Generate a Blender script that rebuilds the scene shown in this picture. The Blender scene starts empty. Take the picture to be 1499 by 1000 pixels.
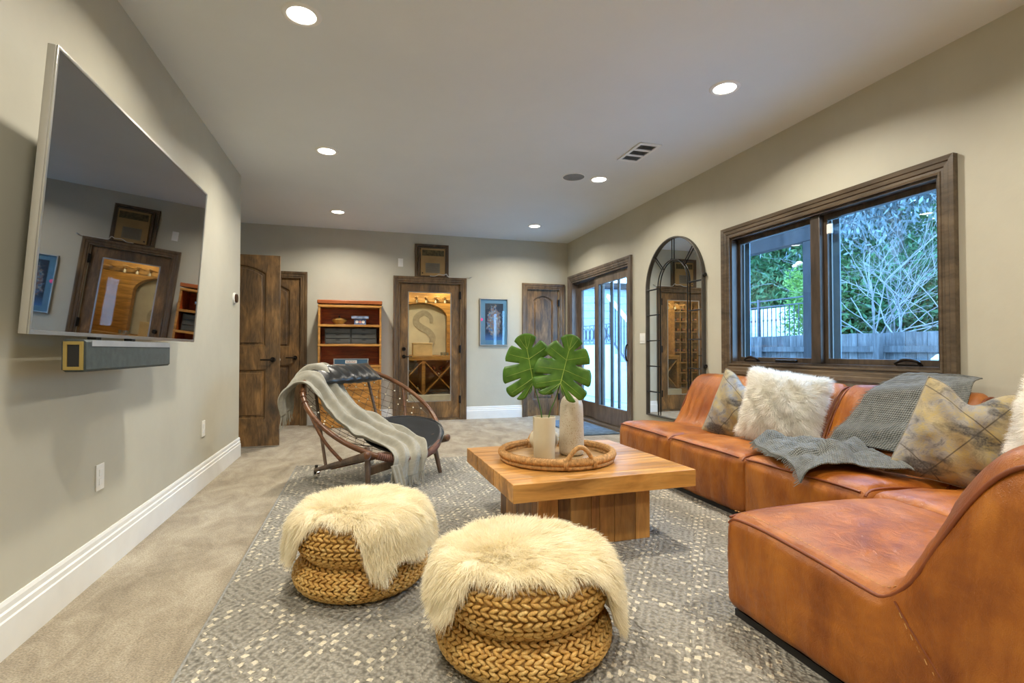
import bpy, math, random
import numpy as np
from mathutils import Matrix, Vector, noise

random.seed(7)
rng = np.random.default_rng(7)
SC = bpy.context.scene
COL = SC.collection
R = math.radians
PI = math.pi

# ------------------------------------------------------------------ camera, sky, exposure
cam = bpy.data.objects.new('camera', bpy.data.cameras.new('camera'))
COL.objects.link(cam)
cam.data.sensor_width = 36.0
cam.data.lens = 742.0 / 1499.0 * 36.0
cam.data.clip_start = 0.05
cam.location = (0.0, 0.0, 1.03)
cam.rotation_euler = (R(90 + 1.004), 0.0, -math.atan(217.5 / 742.0))
SC.camera = cam

SC.view_settings.view_transform = 'Standard'
SC.view_settings.look = 'None'
SC.view_settings.exposure = 0.10
SC.view_settings.gamma = 1.0
SC.view_settings.use_curve_mapping = False
SC.cycles.use_denoising = True
SC.cycles.max_bounces = 10
SC.cycles.diffuse_bounces = 6
SC.cycles.transparent_max_bounces = 24
SC.cycles.sample_clamp_indirect = 8.0
SC.cycles.caustics_reflective = False
SC.cycles.caustics_refractive = False

LAMP_W = 28.0          # each recessed lamp
SKY = 12.0

world = bpy.data.worlds.new('evening_sky')
SC.world = world
world.use_nodes = True
wn = world.node_tree
bg = wn.nodes['Background']
tc = wn.nodes.new('ShaderNodeTexCoord')
sx = wn.nodes.new('ShaderNodeSeparateXYZ')
cr = wn.nodes.new('ShaderNodeValToRGB')
wn.links.new(tc.outputs['Generated'], sx.inputs[0])
wn.links.new(sx.outputs['Z'], cr.inputs[0])
cr.color_ramp.elements[0].color = (0.42, 0.70, 1.0, 1)
cr.color_ramp.elements[1].color = (0.22, 0.50, 1.0, 1)
wn.links.new(cr.outputs[0], bg.inputs['Color'])
bg.inputs['Strength'].default_value = SKY

def lamp(name, kind, loc, energy, color, parent=None, **kw):
    d = bpy.data.lights.new(name, kind)
    d.energy = energy
    d.color = color
    for k, v in kw.items():
        setattr(d, k, v)
    o = bpy.data.objects.new(name, d)
    o.location = loc
    COL.objects.link(o)
    if parent:
        o.parent = parent
    return o

# ------------------------------------------------------------------ helpers: objects
WM = {}

def tag(o, label=None, cat=None, group=None, kind=None):
    if label: o['label'] = label
    if cat: o['category'] = cat
    if group: o['group'] = group
    if kind: o['kind'] = kind
    return o

def thing(name, label, cat, loc=(0, 0, 0), rz=0.0, group=None, kind=None):
    o = bpy.data.objects.new(name, None)
    o.empty_display_size = 0.05
    COL.objects.link(o)
    o.location = loc
    o.rotation_euler = (0, 0, rz)
    WM[o] = Matrix.Translation(Vector(loc)) @ Matrix.Rotation(rz, 4, 'Z')
    return tag(o, label, cat, group, kind)

class G:
    """collects verts and faces"""
    def __init__(s):
        s.v = []; s.f = []
    def add(s, v, f):
        n = len(s.v)
        s.v.extend([tuple(map(float, p)) for p in v])
        s.f.extend([tuple(i + n for i in q) for q in f])
        return s
    def box(s, x0, x1, y0, y1, z0, z1):
        v = [(x, y, z) for z in (z0, z1) for y in (y0, y1) for x in (x0, x1)]
        return s.add(v, [(0, 2, 3, 1), (4, 5, 7, 6), (0, 1, 5, 4), (2, 6, 7, 3), (0, 4, 6, 2), (1, 3, 7, 5)])
    def obox(s, c, ax, h):
        c = np.array(c, float); ax = [np.array(a, float) / np.linalg.norm(a) for a in ax]
        v = [c + ax[0] * h[0] * i + ax[1] * h[1] * j + ax[2] * h[2] * k for k in (-1, 1) for j in (-1, 1) for i in (-1, 1)]
        return s.add(v, [(0, 2, 3, 1), (4, 5, 7, 6), (0, 1, 5, 4), (2, 6, 7, 3), (0, 4, 6, 2), (1, 3, 7, 5)])
    def bar(s, p0, p1, w, t, up=(0, 0, 1)):
        p0 = np.array(p0, float); p1 = np.array(p1, float)
        d = p1 - p0; L = np.linalg.norm(d); d /= L
        a = np.cross(d, up)
        if np.linalg.norm(a) < 1e-4: a = np.cross(d, (1, 0, 0))
        a /= np.linalg.norm(a); b = np.cross(d, a)
        return s.obox((p0 + p1) / 2, (d, a, b), (L / 2, w / 2, t / 2))
    def grid(s, P, cu=False, cv=False):
        P = np.asarray(P, float); n, m = P.shape[:2]
        f = []
        for i in range(n if cu else n - 1):
            for j in range(m if cv else m - 1):
                a, b = (i + 1) % n, (j + 1) % m
                f.append((i * m + j, a * m + j, a * m + b, i * m + b))
        return s.add(P.reshape(-1, 3), f)
    def tube(s, pts, r, n=8, closed=False, cap=True):
        pts = np.asarray(pts, float); k = len(pts)
        rr = np.full(k, r) if np.isscalar(r) else np.asarray(r, float)
        if closed:
            T = np.roll(pts, -1, 0) - np.roll(pts, 1, 0)
        else:
            T = np.gradient(pts, axis=0)
        T /= np.linalg.norm(T, axis=1)[:, None] + 1e-12
        up = np.array([0, 0, 1.0])
        if abs(T[0] @ up) > 0.9: up = np.array([1.0, 0, 0])
        a = np.cross(T[0], up); a /= np.linalg.norm(a)
        A = []
        for i in range(k):
            a = a - T[i] * (a @ T[i]); a /= np.linalg.norm(a) + 1e-12
            A.append(a)
        A = np.array(A); B = np.cross(T, A)
        th = np.linspace(0, 2 * PI, n, endpoint=False)
        P = pts[:, None, :] + rr[:, None, None] * (np.cos(th)[None, :, None] * A[:, None, :] + np.sin(th)[None, :, None] * B[:, None, :])
        n0 = len(s.v)
        s.grid(P, cu=closed, cv=True)
        if cap and not closed:
            s.f.append(tuple(n0 + j for j in range(n)))
            s.f.append(tuple(n0 + (k - 1) * n + j for j in reversed(range(n))))
        return s
    def cyl(s, p0, p1, r0, r1=None, n=16):
        return s.tube([p0, p1], [r0, r0 if r1 is None else r1], n)
    def lathe(s, prof, n=32, c=(0, 0, 0)):
        th = np.linspace(0, 2 * PI, n, endpoint=False)
        P = np.array([[(c[0] + r * math.cos(t), c[1] + r * math.sin(t), c[2] + z) for t in th] for r, z in prof])
        return s.grid(P, cv=True)
    def ell(s, c, ax, h, nu=8, nv=5):
        c = np.array(c, float); ax = [np.array(a, float) / np.linalg.norm(a) for a in ax]
        n0 = len(s.v); P = []
        for i in range(1, nv):
            ph = PI * i / nv
            for j in range(nu):
                t = 2 * PI * j / nu
                P.append(c + ax[0] * h[0] * math.cos(ph) + math.sin(ph) * (ax[1] * h[1] * math.cos(t) + ax[2] * h[2] * math.sin(t)))
        f = []
        for i in range(nv - 2):
            for j in range(nu):
                b = (j + 1) % nu
                f.append((i * nu + j, i * nu + b, (i + 1) * nu + b, (i + 1) * nu + j))
        P.append(c + ax[0] * h[0]); P.append(c - ax[0] * h[0])
        a, b = len(P) - 2, len(P) - 1
        for j in range(nu):
            f.append((a, (j + 1) % nu, j))
            f.append((b, (nv - 2) * nu + j, (nv - 2) * nu + (j + 1) % nu))
        return s.add(P, f)
    def plate(s, outer, holes, place, t0, t1, bevel=0.0):
        """flat shape with holes in (u, v), thick from t0 to t1, mapped by place(u, v, t)"""
        cu = bpy.data.curves.new('tmp', 'CURVE')
        cu.dimensions = '2D'; cu.fill_mode = 'BOTH'
        cu.extrude = (t1 - t0) / 2 - bevel; cu.bevel_depth = bevel; cu.bevel_resolution = 1
        cu.offset = -bevel
        for lp in [outer] + list(holes):
            sp = cu.splines.new('POLY'); sp.points.add(len(lp) - 1); sp.use_cyclic_u = True
            for p, q in zip(sp.points, lp): p.co = (q[0], q[1], 0, 1)
        ob = bpy.data.objects.new('tmp', cu)
        me = bpy.data.meshes.new_from_object(ob)
        v = [place(p.co.x, p.co.y, p.co.z + (t0 + t1) / 2) for p in me.vertices]
        s.add(v, [tuple(p.vertices) for p in me.polygons])
        bpy.data.objects.remove(ob); bpy.data.curves.remove(cu); bpy.data.meshes.remove(me)
        return s

def mesh_from(name, v, f):
    me = bpy.data.meshes.new(name)
    me.from_pydata(v, [], f)
    me.update()
    return me

def O(name, g, mat, parent=None, smooth=None, bevel=0.0, seg=2, sub=0, w=True, weld=False, flip=True):
    """one mesh object from a G; coordinates are world ones (w) or the parent's"""
    v, f = (g.v, g.f) if isinstance(g, G) else g
    if parent is not None and w and parent in WM:
        im = np.array(WM[parent].inverted())
        a = np.asarray(v, float)
        v = a @ im[:3, :3].T + im[:3, 3]
    me = mesh_from(name, v, f)
    if flip or weld:
        import bmesh
        bm = bmesh.new(); bm.from_mesh(me)
        if weld: bmesh.ops.remove_doubles(bm, verts=bm.verts, dist=1e-4)
        bmesh.ops.recalc_face_normals(bm, faces=bm.faces)
        bm.to_mesh(me); bm.free()
    ob = bpy.data.objects.new(name, me)
    COL.objects.link(ob)
    if mat is not None: me.materials.append(mat)
    if smooth is not None:
        me.shade_smooth()
        if smooth < 179: me.set_sharp_from_angle(angle=R(smooth))
    if bevel:
        m = ob.modifiers.new('bevel', 'BEVEL'); m.width = bevel; m.segments = seg; m.limit_method = 'ANGLE'; m.angle_limit = R(40)
        me.shade_smooth(); me.set_sharp_from_angle(angle=R(50))
        m.harden_normals = False
    if sub:
        m = ob.modifiers.new('sub', 'SUBSURF'); m.levels = sub; m.render_levels = sub
    if parent is not None:
        ob.parent = parent
        if parent in WM: WM[ob] = WM[parent]
    return ob

def fast(name, V, Q, mat, parent=None):
    V = np.asarray(V, float)
    if parent is not None and parent in WM:
        im = np.array(WM[parent].inverted()); V = V @ im[:3, :3].T + im[:3, 3]
    me = bpy.data.meshes.new(name)
    k = Q.shape[1]
    me.vertices.add(len(V)); me.vertices.foreach_set('co', V.astype(np.float32).ravel())
    me.loops.add(Q.size); me.loops.foreach_set('vertex_index', Q.astype(np.int32).ravel())
    me.polygons.add(len(Q)); me.polygons.foreach_set('loop_start', np.arange(0, Q.size, k, dtype=np.int32))
    me.update(calc_edges=True); me.validate()
    me.shade_smooth()
    me.materials.append(mat)
    ob = bpy.data.objects.new(name, me); COL.objects.link(ob)
    if parent is not None:
        ob.parent = parent
        if parent in WM: WM[ob] = WM[parent]
    return ob

def copy_tree(o, parent=None):
    c = o.copy(); COL.objects.link(c)
    if parent is not None: c.parent = parent
    for ch in list(o.children): copy_tree(ch, c)
    return c

def fbm(p, s=1.0, o=3):
    return noise.fractal(Vector((p[0] * s, p[1] * s, p[2] * s)), 1.0, 2.0, o)

def spline(pts, n):
    """Catmull-Rom through pts, n samples"""
    P = np.asarray(pts, float); k = len(P)
    E = np.vstack([2 * P[0] - P[1], P, 2 * P[-1] - P[-2]])
    out = []
    for t in np.linspace(0, k - 1 - 1e-9, n):
        i = int(t); u = t - i
        a, b, c, d = E[i], E[i + 1], E[i + 2], E[i + 3]
        out.append(0.5 * (2 * b + (c - a) * u + (2 * a - 5 * b + 4 * c - d) * u * u + (3 * b - a - 3 * c + d) * u ** 3))
    return np.array(out)

# ------------------------------------------------------------------ materials
class Mat:
    def __init__(s, name, color=(.5, .5, .5), rough=.5, metal=0.0, **kw):
        s.m = bpy.data.materials.new(name); s.m.use_nodes = True
        s.t = s.m.node_tree; s.n = s.t.nodes; s.b = s.n['Principled BSDF']
        s.b.inputs['Base Color'].default_value = (*color, 1)
        s.b.inputs['Roughness'].default_value = rough
        s.b.inputs['Metallic'].default_value = metal
        for k, v in kw.items():
            s.b.inputs[k.replace('_', ' ')].default_value = v
        s._c = None
    def nd(s, typ, **kw):
        n = s.n.new('ShaderNode' + typ)
        for k, v in kw.items():
            k2 = k.replace('_', ' ')
            if k2 in n.inputs:
                if hasattr(v, 'is_output'): s.t.links.new(v, n.inputs[k2])
                else: n.inputs[k2].default_value = v
            else: setattr(n, k, v)
        return n
    def link(s, a, b): s.t.links.new(a, b)
    def coord(s, scale=(1, 1, 1), rot=(0, 0, 0), kind='Object'):
        c = s.nd('TexCoord'); m = s.nd('Mapping', Scale=scale, Rotation=rot)
        s.link(c.outputs[kind], m.inputs[0]); return m.outputs[0]
    def noise(s, vec, scale=5, detail=4, rough=.5, dist=0.0):
        n = s.nd('TexNoise', Scale=scale, Detail=detail, Roughness=rough, Distortion=dist)
        s.link(vec, n.inputs['Vector']); return n.outputs['Fac']
    def ramp(s, fac, stops):
        r = s.nd('ValToRGB'); e = r.color_ramp.elements
        while len(e) < len(stops): e.new(0.5)
        for el, (p, c) in zip(e, stops):
            el.position = p; el.color = (*c, 1) if len(c) == 3 else c
        s.link(fac, r.inputs[0]); return r.outputs[0]
    def math(s, op, a, b=None, c=None):
        n = s.nd('Math', operation=op)
        for i, x in enumerate((a, b, c)):
            if x is None: continue
            if hasattr(x, 'is_output'): s.link(x, n.inputs[i])
            else: n.inputs[i].default_value = x
        return n.outputs[0]
    def mix(s, f, a, b, mode='MIX'):
        n = s.nd('Mix', data_type='RGBA', blend_type=mode)
        for i, x in ((0, f), (6, a), (7, b)):
            if hasattr(x, 'is_output'): s.link(x, n.inputs[i])
            elif i == 0: n.inputs[0].default_value = x
            else: n.inputs[i].default_value = (*x, 1)
        return n.outputs[2]
    def color(s, o): s.link(o, s.b.inputs['Base Color']); s._c = o
    def bump(s, h, strength=.3, dist=.01):
        b = s.nd('Bump', Strength=strength, Distance=dist)
        s.link(h, b.inputs['Height']); s.link(b.outputs[0], s.b.inputs['Normal'])
    def rough(s, o): s.link(o, s.b.inputs['Roughness'])

def plain(name, c, rough=.5, metal=0.0, var=.12, scale=8, bump=.0, **kw):
    m = Mat(name, c, rough, metal, **kw)
    v = m.coord(); f = m.noise(v, scale, 4)
    a = tuple(x * (1 - var) for x in c); b = tuple(min(1, x * (1 + var)) for x in c)
    m.color(m.ramp(f, [(.3, a), (.7, b)]))
    if bump: m.bump(m.noise(v, scale * 12, 3), bump, .004)
    return m.m

def wood(name, dark, mid, light, axis='z', rough=.45, scale=1.0, fine=1.0, bump=.12, rnd=.0):
    m = Mat(name, mid, rough)
    st = {'x': (.12, 1, 1), 'y': (1, .12, 1), 'z': (1, 1, .12)}[axis]
    c = m.nd('TexCoord'); vec = c.outputs['Object']
    if rnd:
        oi = m.nd('ObjectInfo'); mu = m.nd('VectorMath', operation='SCALE')
        cb = m.nd('CombineXYZ'); m.link(oi.outputs['Random'], cb.inputs[0]); m.link(oi.outputs['Random'], cb.inputs[1]); m.link(oi.outputs['Random'], cb.inputs[2])
        m.link(cb.outputs[0], mu.inputs[0]); mu.inputs['Scale'].default_value = 37.0
        ad = m.nd('VectorMath', operation='ADD'); m.link(vec, ad.inputs[0]); m.link(mu.outputs[0], ad.inputs[1]); vec = ad.outputs[0]
    mp = m.nd('Mapping', Scale=tuple(k * scale for k in st)); m.link(vec, mp.inputs[0])
    mp2 = m.nd('Mapping', Scale=tuple((k if k < 1 else 1) * scale for k in tuple(.35 if q < 1 else 1 for q in st))); m.link(vec, mp2.inputs[0])
    big = m.noise(mp2.outputs[0], 4.5, 4, .6, .6)
    gr = m.noise(mp.outputs[0], 26 * fine, 6, .65, .8)
    col = m.ramp(big, [(.28, dark), (.5, mid), (.74, light)])
    g2 = m.ramp(gr, [(.3, (.42, .40, .38)), (.65, (1, 1, 1))])
    out = m.mix(1.0, col, g2, 'MULTIPLY')
    if rnd:
        hv = m.nd('HueSaturation'); m.link(out, hv.inputs['Color'])
        m.link(m.math('MULTIPLY_ADD', oi.outputs['Random'], 2 * rnd, 1 - rnd), hv.inputs['Value']); out = hv.outputs[0]
    m.color(out)
    m.bump(gr, bump, .004)
    return m.m

# painted shell
def shell(name, a, b, rough=.7, sc=1.2):
    m = Mat(name, a, rough); v = m.coord()
    m.color(m.ramp(m.noise(v, sc, 5, .6), [(.35, a), (.65, b)]))
    m.bump(m.noise(v, 9, 5, .6), .12, .012)
    return m.m
M_WALL = shell('greige_plaster', (.455, .437, .355), (.515, .497, .405), .55)
M_CEIL = shell('ceiling_paint', (.70, .735, .745), (.73, .765, .775), .85)
M_WHITE = plain('white_trim_paint', (.78, .79, .77), .4, var=.03)
M_PLASTIC = plain('white_plastic', (.80, .79, .75), .35, var=.02)

def carpet():
    m = Mat('beige_carpet', (.4, .35, .27), .95); v = m.coord((1.5, .8, 1), (0, 0, .5))
    big = m.noise(v, 3.4, 6, .7, .5); fine = m.noise(m.coord(), 150, 2)
    c = m.ramp(big, [(.3, (.225, .18, .118)), (.5, (.39, .33, .235)), (.7, (.55, .49, .375))])
    c2 = m.ramp(fine, [(.32, (.55, .54, .52)), (.68, (1, 1, 1))])
    m.color(m.mix(1.0, c, c2, 'MULTIPLY'))
    h = m.math('ADD', m.math('MULTIPLY', fine, .5), m.math('MULTIPLY', big, .8)); m.bump(h, .6, .02)
    m.b.inputs['Sheen Weight'].default_value = .2
    return m.m
M_CARPET = carpet()

def rug_mat():
    m = Mat('grey_cream_rug', (.3, .3, .28), .95)
    c = m.nd('TexCoord'); s = m.nd('SeparateXYZ'); 
    ds = m.nd('TexNoise', Scale=28.0, Detail=2.0); m.link(c.outputs['Object'], ds.inputs['Vector'])
    X = m.math('MULTIPLY_ADD', ds.outputs['Fac'], .020, None)
    m.link(c.outputs['Object'], s.inputs[0])
    x = m.math('ADD', s.outputs['X'], m.math('MULTIPLY', ds.outputs['Fac'], .030)); y = m.math('ADD', s.outputs['Y'], m.math('MULTIPLY', ds.outputs['Fac'], .030))
    def dia(px, py):
        fx = m.math('ABSOLUTE', m.math('SUBTRACT', m.math('FRACT', m.math('DIVIDE', x, px)), .5))
        fy = m.math('ABSOLUTE', m.math('SUBTRACT', m.math('FRACT', m.math('DIVIDE', y, py)), .5))
        return fx, fy, m.math('ADD', fx, fy)
    fx, fy, d = dia(.30, .40)
    stripe = m.math('SINE', m.math('MULTIPLY', d, 2 * PI * 8))          # nested diamond cords
    gx, gy, e = dia(.040, .048)                                           # little tufts
    tuft = m.math('LESS_THAN', m.math('ADD', e, m.math('MULTIPLY', ds.outputs['Fac'], .5)), .56)
    zone1 = m.math('LESS_THAN', m.math('ABSOLUTE', m.math('SUBTRACT', d, .46)), .13)
    zone2 = m.math('LESS_THAN', d, .10)
    zone = m.math('MAXIMUM', zone1, zone2)
    big = m.nd('TexNoise', Scale=5.0, Detail=2.0); m.link(c.outputs['Object'], big.inputs['Vector'])
    some = m.math('GREATER_THAN', big.outputs['Fac'], .40)
    cream = m.math('MULTIPLY', m.math('MULTIPLY', tuft, zone), some)
    wv = m.nd('TexVoronoi', Scale=75.0); m.link(c.outputs['Object'], wv.inputs['Vector'])
    loop = m.math('SUBTRACT', 1.0, m.math('MULTIPLY', wv.outputs['Distance'], 1.3))
    hh = m.math('ADD', m.math('MULTIPLY_ADD', stripe, .16, .3), m.math('MULTIPLY', loop, .5))
    grey = m.ramp(hh, [(.05, (.15, .14, .115)), (.5, (.30, .283, .238)), (.95, (.42, .40, .345))])
    col = m.mix(cream, grey, (.66, .60, .46))
    m.color(col)
    m.bump(m.math('ADD', hh, m.math('MULTIPLY', cream, .5)), .9, .02)
    return m.m
M_RUG = rug_mat()

M_DOOR = wood('stained_alder', (.065, .046, .032), (.19, .110, .046), (.40, .215, .075), 'z', .42, 1.7)
M_DOORX = wood('stained_alder_rail', (.045, .029, .018), (.11, .064, .030), (.22, .12, .05), 'x', .42, 1.0)
M_TRIM = wood('stained_casing', (.075, .052, .033), (.17, .108, .056), (.28, .18, .085), 'z', .40, 1.0)
M_TRIMY = wood('stained_casing_long', (.055, .042, .030), (.12, .088, .055), (.19, .135, .080), 'y', .40, 1.0)
M_SASH = wood('stained_sash', (.030, .024, .020), (.07, .052, .038), (.12, .085, .055), 'z', .35, 1.0)
M_SLIDE = wood('grey_brown_sash', (.085, .068, .055), (.16, .125, .10), (.24, .185, .14), 'z', .40, 1.0)
M_OAK = wood('honey_oak', (.42, .18, .035), (.60, .28, .060), (.72, .38, .10), 'x', .38, 1.0)
M_CHERRY = wood('brightened_cherry', (.50, .075, .014), (.68, .14, .028), (.80, .22, .05), 'x', .38, 1.0)  # cherry lightened to make up for the shade inside the bookcase
M_CROWN = wood('cherry_crown', (.28, .06, .015), (.42, .11, .025), (.52, .17, .04), 'x', .38, 1.0)
M_TEAK = wood('reclaimed_teak', (.34, .15, .032), (.56, .27, .065), (.70, .39, .12), 'x', .38, 1.0, .6, .1, .22)
M_TEAKZ = wood('reclaimed_teak_upright', (.30, .12, .03), (.54, .26, .065), (.68, .40, .14), 'z', .45, 1.0, .6, .1, .42)
M_BENT = wood('bent_ash_frame', (.11, .042, .016), (.19, .076, .028), (.27, .12, .045), 'x', .33, 1.0)
M_GREYWOOD = wood('weathered_leg', (.09, .055, .035), (.17, .11, .07), (.25, .18, .12), 'z', .4, 1.0)
M_PINE = wood('cellar_pine', (.30, .15, .035), (.44, .24, .06), (.55, .33, .10), 'x', .5, 1.0)
M_BRONZE = plain('oil_rubbed_bronze', (.022, .018, .015), .35, .7)
M_IRON = plain('black_iron', (.018, .018, .018), .42, .6)
M_CHROME = plain('chrome', (.72, .72, .72), .12, 1.0, var=.02)
M_SILVER = plain('brushed_silver', (.50, .50, .48), .3, .9, var=.04)
M_BLACK = plain('black_plastic', (.012, .012, .013), .4)

def glass(name, tint=(.93, .97, 1.0), gl=1.0):
    m = Mat(name); n = m.n; n.remove(m.b)
    t = m.nd('BsdfTransparent', Color=(*tint, 1)); g = m.nd('BsdfGlossy', Roughness=.0, Color=(gl, gl, gl, 1))
    lw = m.nd('LayerWeight', Blend=.5); mx = m.nd('MixShader')
    m.link(m.math('MULTIPLY_ADD', m.math('POWER', lw.outputs['Facing'], 5.0), .9, .04), mx.inputs[0]); m.link(t.outputs[0], mx.inputs[1]); m.link(g.outputs[0], mx.inputs[2])
    m.link(mx.outputs[0], n['Material Output'].inputs[0]); return m.m
M_GLASS = glass('window_glass', (.84, .94, 1.0))
M_GLASSW = glass('cellar_glass', (1.0, .97, .90), .8)
M_MIRROR = plain('mirror_silvering', (.80, .82, .82), .0, 1.0, var=.0)
M_SCREEN = plain('dark_screen_glass', (.30, .30, .31), .015, 1.0, var=.0)

def emit(name, c, s):
    m = Mat(name); m.n.remove(m.b); e = m.nd('Emission', Color=(*c, 1), Strength=s)
    m.link(e.outputs[0], m.n['Material Output'].inputs[0]); return m.m
M_LENS = emit('lamp_lens', (1.0, .93, .78), 14.0)

def leather():
    m = Mat('cognac_leather', (.4, .15, .03), .34); v = m.coord()
    big = m.noise(v, 3.2, 5, .6, .5); vein = m.noise(m.coord((1, 1, .35)), 7, 4, .6, 1.0)
    c = m.ramp(big, [(.28, (.20, .050, .008)), (.5, (.40, .128, .015)), (.75, (.54, .205, .028))])
    c2 = m.ramp(vein, [(.3, (.62, .52, .44)), (.62, (1, 1, 1))])
    m.color(m.mix(1.0, c, c2, 'MULTIPLY'))
    red = m.ramp(m.noise(m.coord(), 1.1, 3, .6, .4), [(.5, (0, 0, 0)), (.68, (1, 1, 1))])
    m.color(m.mix(m.math('MULTIPLY', red, .55), m._c, (.19, .040, .014)))
    vo = m.nd('TexVoronoi', Scale=330.0); m.link(v, vo.inputs['Vector'])
    wr = m.noise(m.coord((1, 1, .4)), 16, 4, .6, 1.2)
    m.bump(m.math('ADD', m.math('MULTIPLY', vo.outputs['Distance'], .10), m.math('MULTIPLY', wr, .9)), .45, .016)
    m.rough(m.math('MULTIPLY_ADD', vein, .22, .24))
    m.b.inputs['Specular IOR Level'].default_value = .5
    return m.m
M_LEATHER = leather()
M_PIPING = plain('leather_piping', (.20, .050, .013), .4)
M_STITCH = plain('tan_thread', (.55, .30, .10), .7)
M_BLEATHER = plain('black_leather', (.018, .019, .020), .28, bump=.15)

def plaid():
    m = Mat('grey_mustard_plaid', (.4, .35, .2), .9); c = m.nd('TexCoord'); v = c.outputs['UV']
    def line(rot, period, width, soft, off=0.0):
        mp = m.nd('Mapping', Rotation=(0, 0, rot), Location=(off, 0, 0)); m.link(v, mp.inputs[0]); s = m.nd('SeparateXYZ'); m.link(mp.outputs[0], s.inputs[0])
        f = m.math('ABSOLUTE', m.math('SUBTRACT', m.math('FRACT', m.math('DIVIDE', s.outputs['X'], period)), .5))
        return m.math('SMOOTH_MIN', m.math('MAXIMUM', m.math('DIVIDE', m.math('SUBTRACT', width, f), soft), 0.0), 1.0, .1)
    n1 = m.nd('TexNoise', Scale=7.0, Detail=8.0, Roughness=.78, Distortion=.6); m.link(v, n1.inputs['Vector'])
    n2 = m.nd('TexNoise', Scale=60.0, Detail=2.0); m.link(v, n2.inputs['Vector'])
    base = m.ramp(n1.outputs['Fac'], [(.38, (.11, .105, .10)), (.49, (.25, .235, .215)), (.57, (.30, .25, .14)), (.70, (.40, .30, .09))])
    b = m.math('MULTIPLY', m.math('MAXIMUM', line(.55, .62, .20, .1), line(-.95, .55, .16, .1, .2)), n1.outputs['Fac'])
    c1 = m.mix(m.math('MULTIPLY', b, 1.1), base, (.38, .285, .09))
    lines = m.math('MAXIMUM', line(.55, .62, .012, .008, .1), line(-.95, .55, .012, .008))
    c2 = m.mix(m.math('MULTIPLY', lines, .85), c1, (.07, .055, .035))
    n3 = m.nd('TexNoise', Scale=2.6, Detail=3.0); mp3 = m.nd('Mapping', Location=(3, 1, 0), Scale=(1, 2.2, 1)); m.link(v, mp3.inputs[0]); m.link(mp3.outputs[0], n3.inputs['Vector'])
    blot = m.ramp(n3.outputs['Fac'], [(.56, (0, 0, 0)), (.64, (1, 1, 1))])
    c3 = m.mix(m.math('MULTIPLY', blot, m.math('MULTIPLY', n2.outputs['Fac'], 1.5)), c2, (.05, .045, .04))
    m.color(c3); m.bump(n2.outputs['Fac'], .3, .004)
    m.b.inputs['Sheen Weight'].default_value = .2
    return m.m
M_PLAID = plaid()

def furm(name, a, b):
    m = Mat(name, a, .8); v = m.coord()
    m.color(m.ramp(m.noise(v, 9, 3), [(.3, a), (.7, b)]))
    m.b.inputs['Sheen Weight'].default_value = .4
    m.b.inputs['Specular IOR Level'].default_value = .25
    tr = m.nd('BsdfTranslucent'); m.link(m._c, tr.inputs[0]); mx = m.nd('MixShader'); mx.inputs[0].default_value = .35
    m.link(m.b.outputs[0], mx.inputs[1]); m.link(tr.outputs[0], mx.inputs[2]); m.link(mx.outputs[0], m.n['Material Output'].inputs[0])
    return m.m
M_FUR = furm('cream_sheepskin', (.90, .82, .60), (.97, .92, .76))
M_FURW = furm('white_longhair', (.86, .84, .76), (.95, .94, .90))

def knit(name, a, b, per=.012, rough=.95, bs=.7):
    m = Mat(name, a, rough); c = m.nd('TexCoord'); v = c.outputs['UV']; s = m.nd('SeparateXYZ'); m.link(v, s.inputs[0])
    sx_ = m.math('SINE', m.math('MULTIPLY', s.outputs['X'], 2 * PI / per)); sy_ = m.math('SINE', m.math('MULTIPLY', s.outputs['Y'], 2 * PI / per))
    h = m.math('ADD', sx_, sy_)
    n = m.nd('TexNoise', Scale=40.0, Detail=3.0); m.link(v, n.inputs['Vector'])
    m.color(m.ramp(m.math('ADD', m.math('MULTIPLY', h, .11), m.math('MULTIPLY', n.outputs['Fac'], 1.0)), [(.2, a), (.75, b)]))
    m.bump(h, bs, .004); m.b.inputs['Sheen Weight'].default_value = .2
    return m.m
M_KNIT = knit('slate_knit', (.085, .095, .09), (.19, .20, .185), .009)
M_WOOL = knit('oatmeal_wool', (.265, .25, .20), (.335, .32, .26), .004, .95, .12)

def straw():
    m = Mat('banana_leaf_braid', (.5, .3, .1), .55); v = m.coord()
    n = m.noise(v, 30, 3); f = m.noise(m.coord((1, 1, 1)), 180, 3)
    c = m.ramp(n, [(.25, (.50, .26, .06)), (.5, (.71, .43, .12)), (.75, (.82, .60, .25))])
    m.color(m.mix(1.0, c, m.ramp(f, [(.3, (.65, .62, .55)), (.65, (1, 1, 1))]), 'MULTIPLY')); m.bump(f, .4, .003)
    return m.m
M_STRAW = straw()
M_ROPE = plain('seagrass_rope', (.48, .27, .10), .75, var=.35, scale=60, bump=.5)
M_TRAY = wood('tray_board', (.33, .19, .07), (.45, .28, .12), (.55, .37, .18), 'x', .4)
M_VASE = plain('matte_cream_ceramic', (.60, .53, .38), .5, var=.05)
def speckle():
    m = Mat('speckled_stoneware', (.5, .45, .36), .3); v = m.coord()
    vo = m.nd('TexVoronoi', Scale=120.0); m.link(v, vo.inputs['Vector'])
    sp = m.math('LESS_THAN', m.math('ADD', vo.outputs['Distance'], m.math('MULTIPLY', m.noise(v, 25, 2), .5)), .50)
    c = m.ramp(m.noise(v, 8, 4), [(.3, (.46, .40, .30)), (.7, (.58, .52, .42))])
    m.color(m.mix(m.math('MULTIPLY', sp, .7), c, (.26, .15, .06))); return m.m
M_SPECK = speckle()
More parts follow.
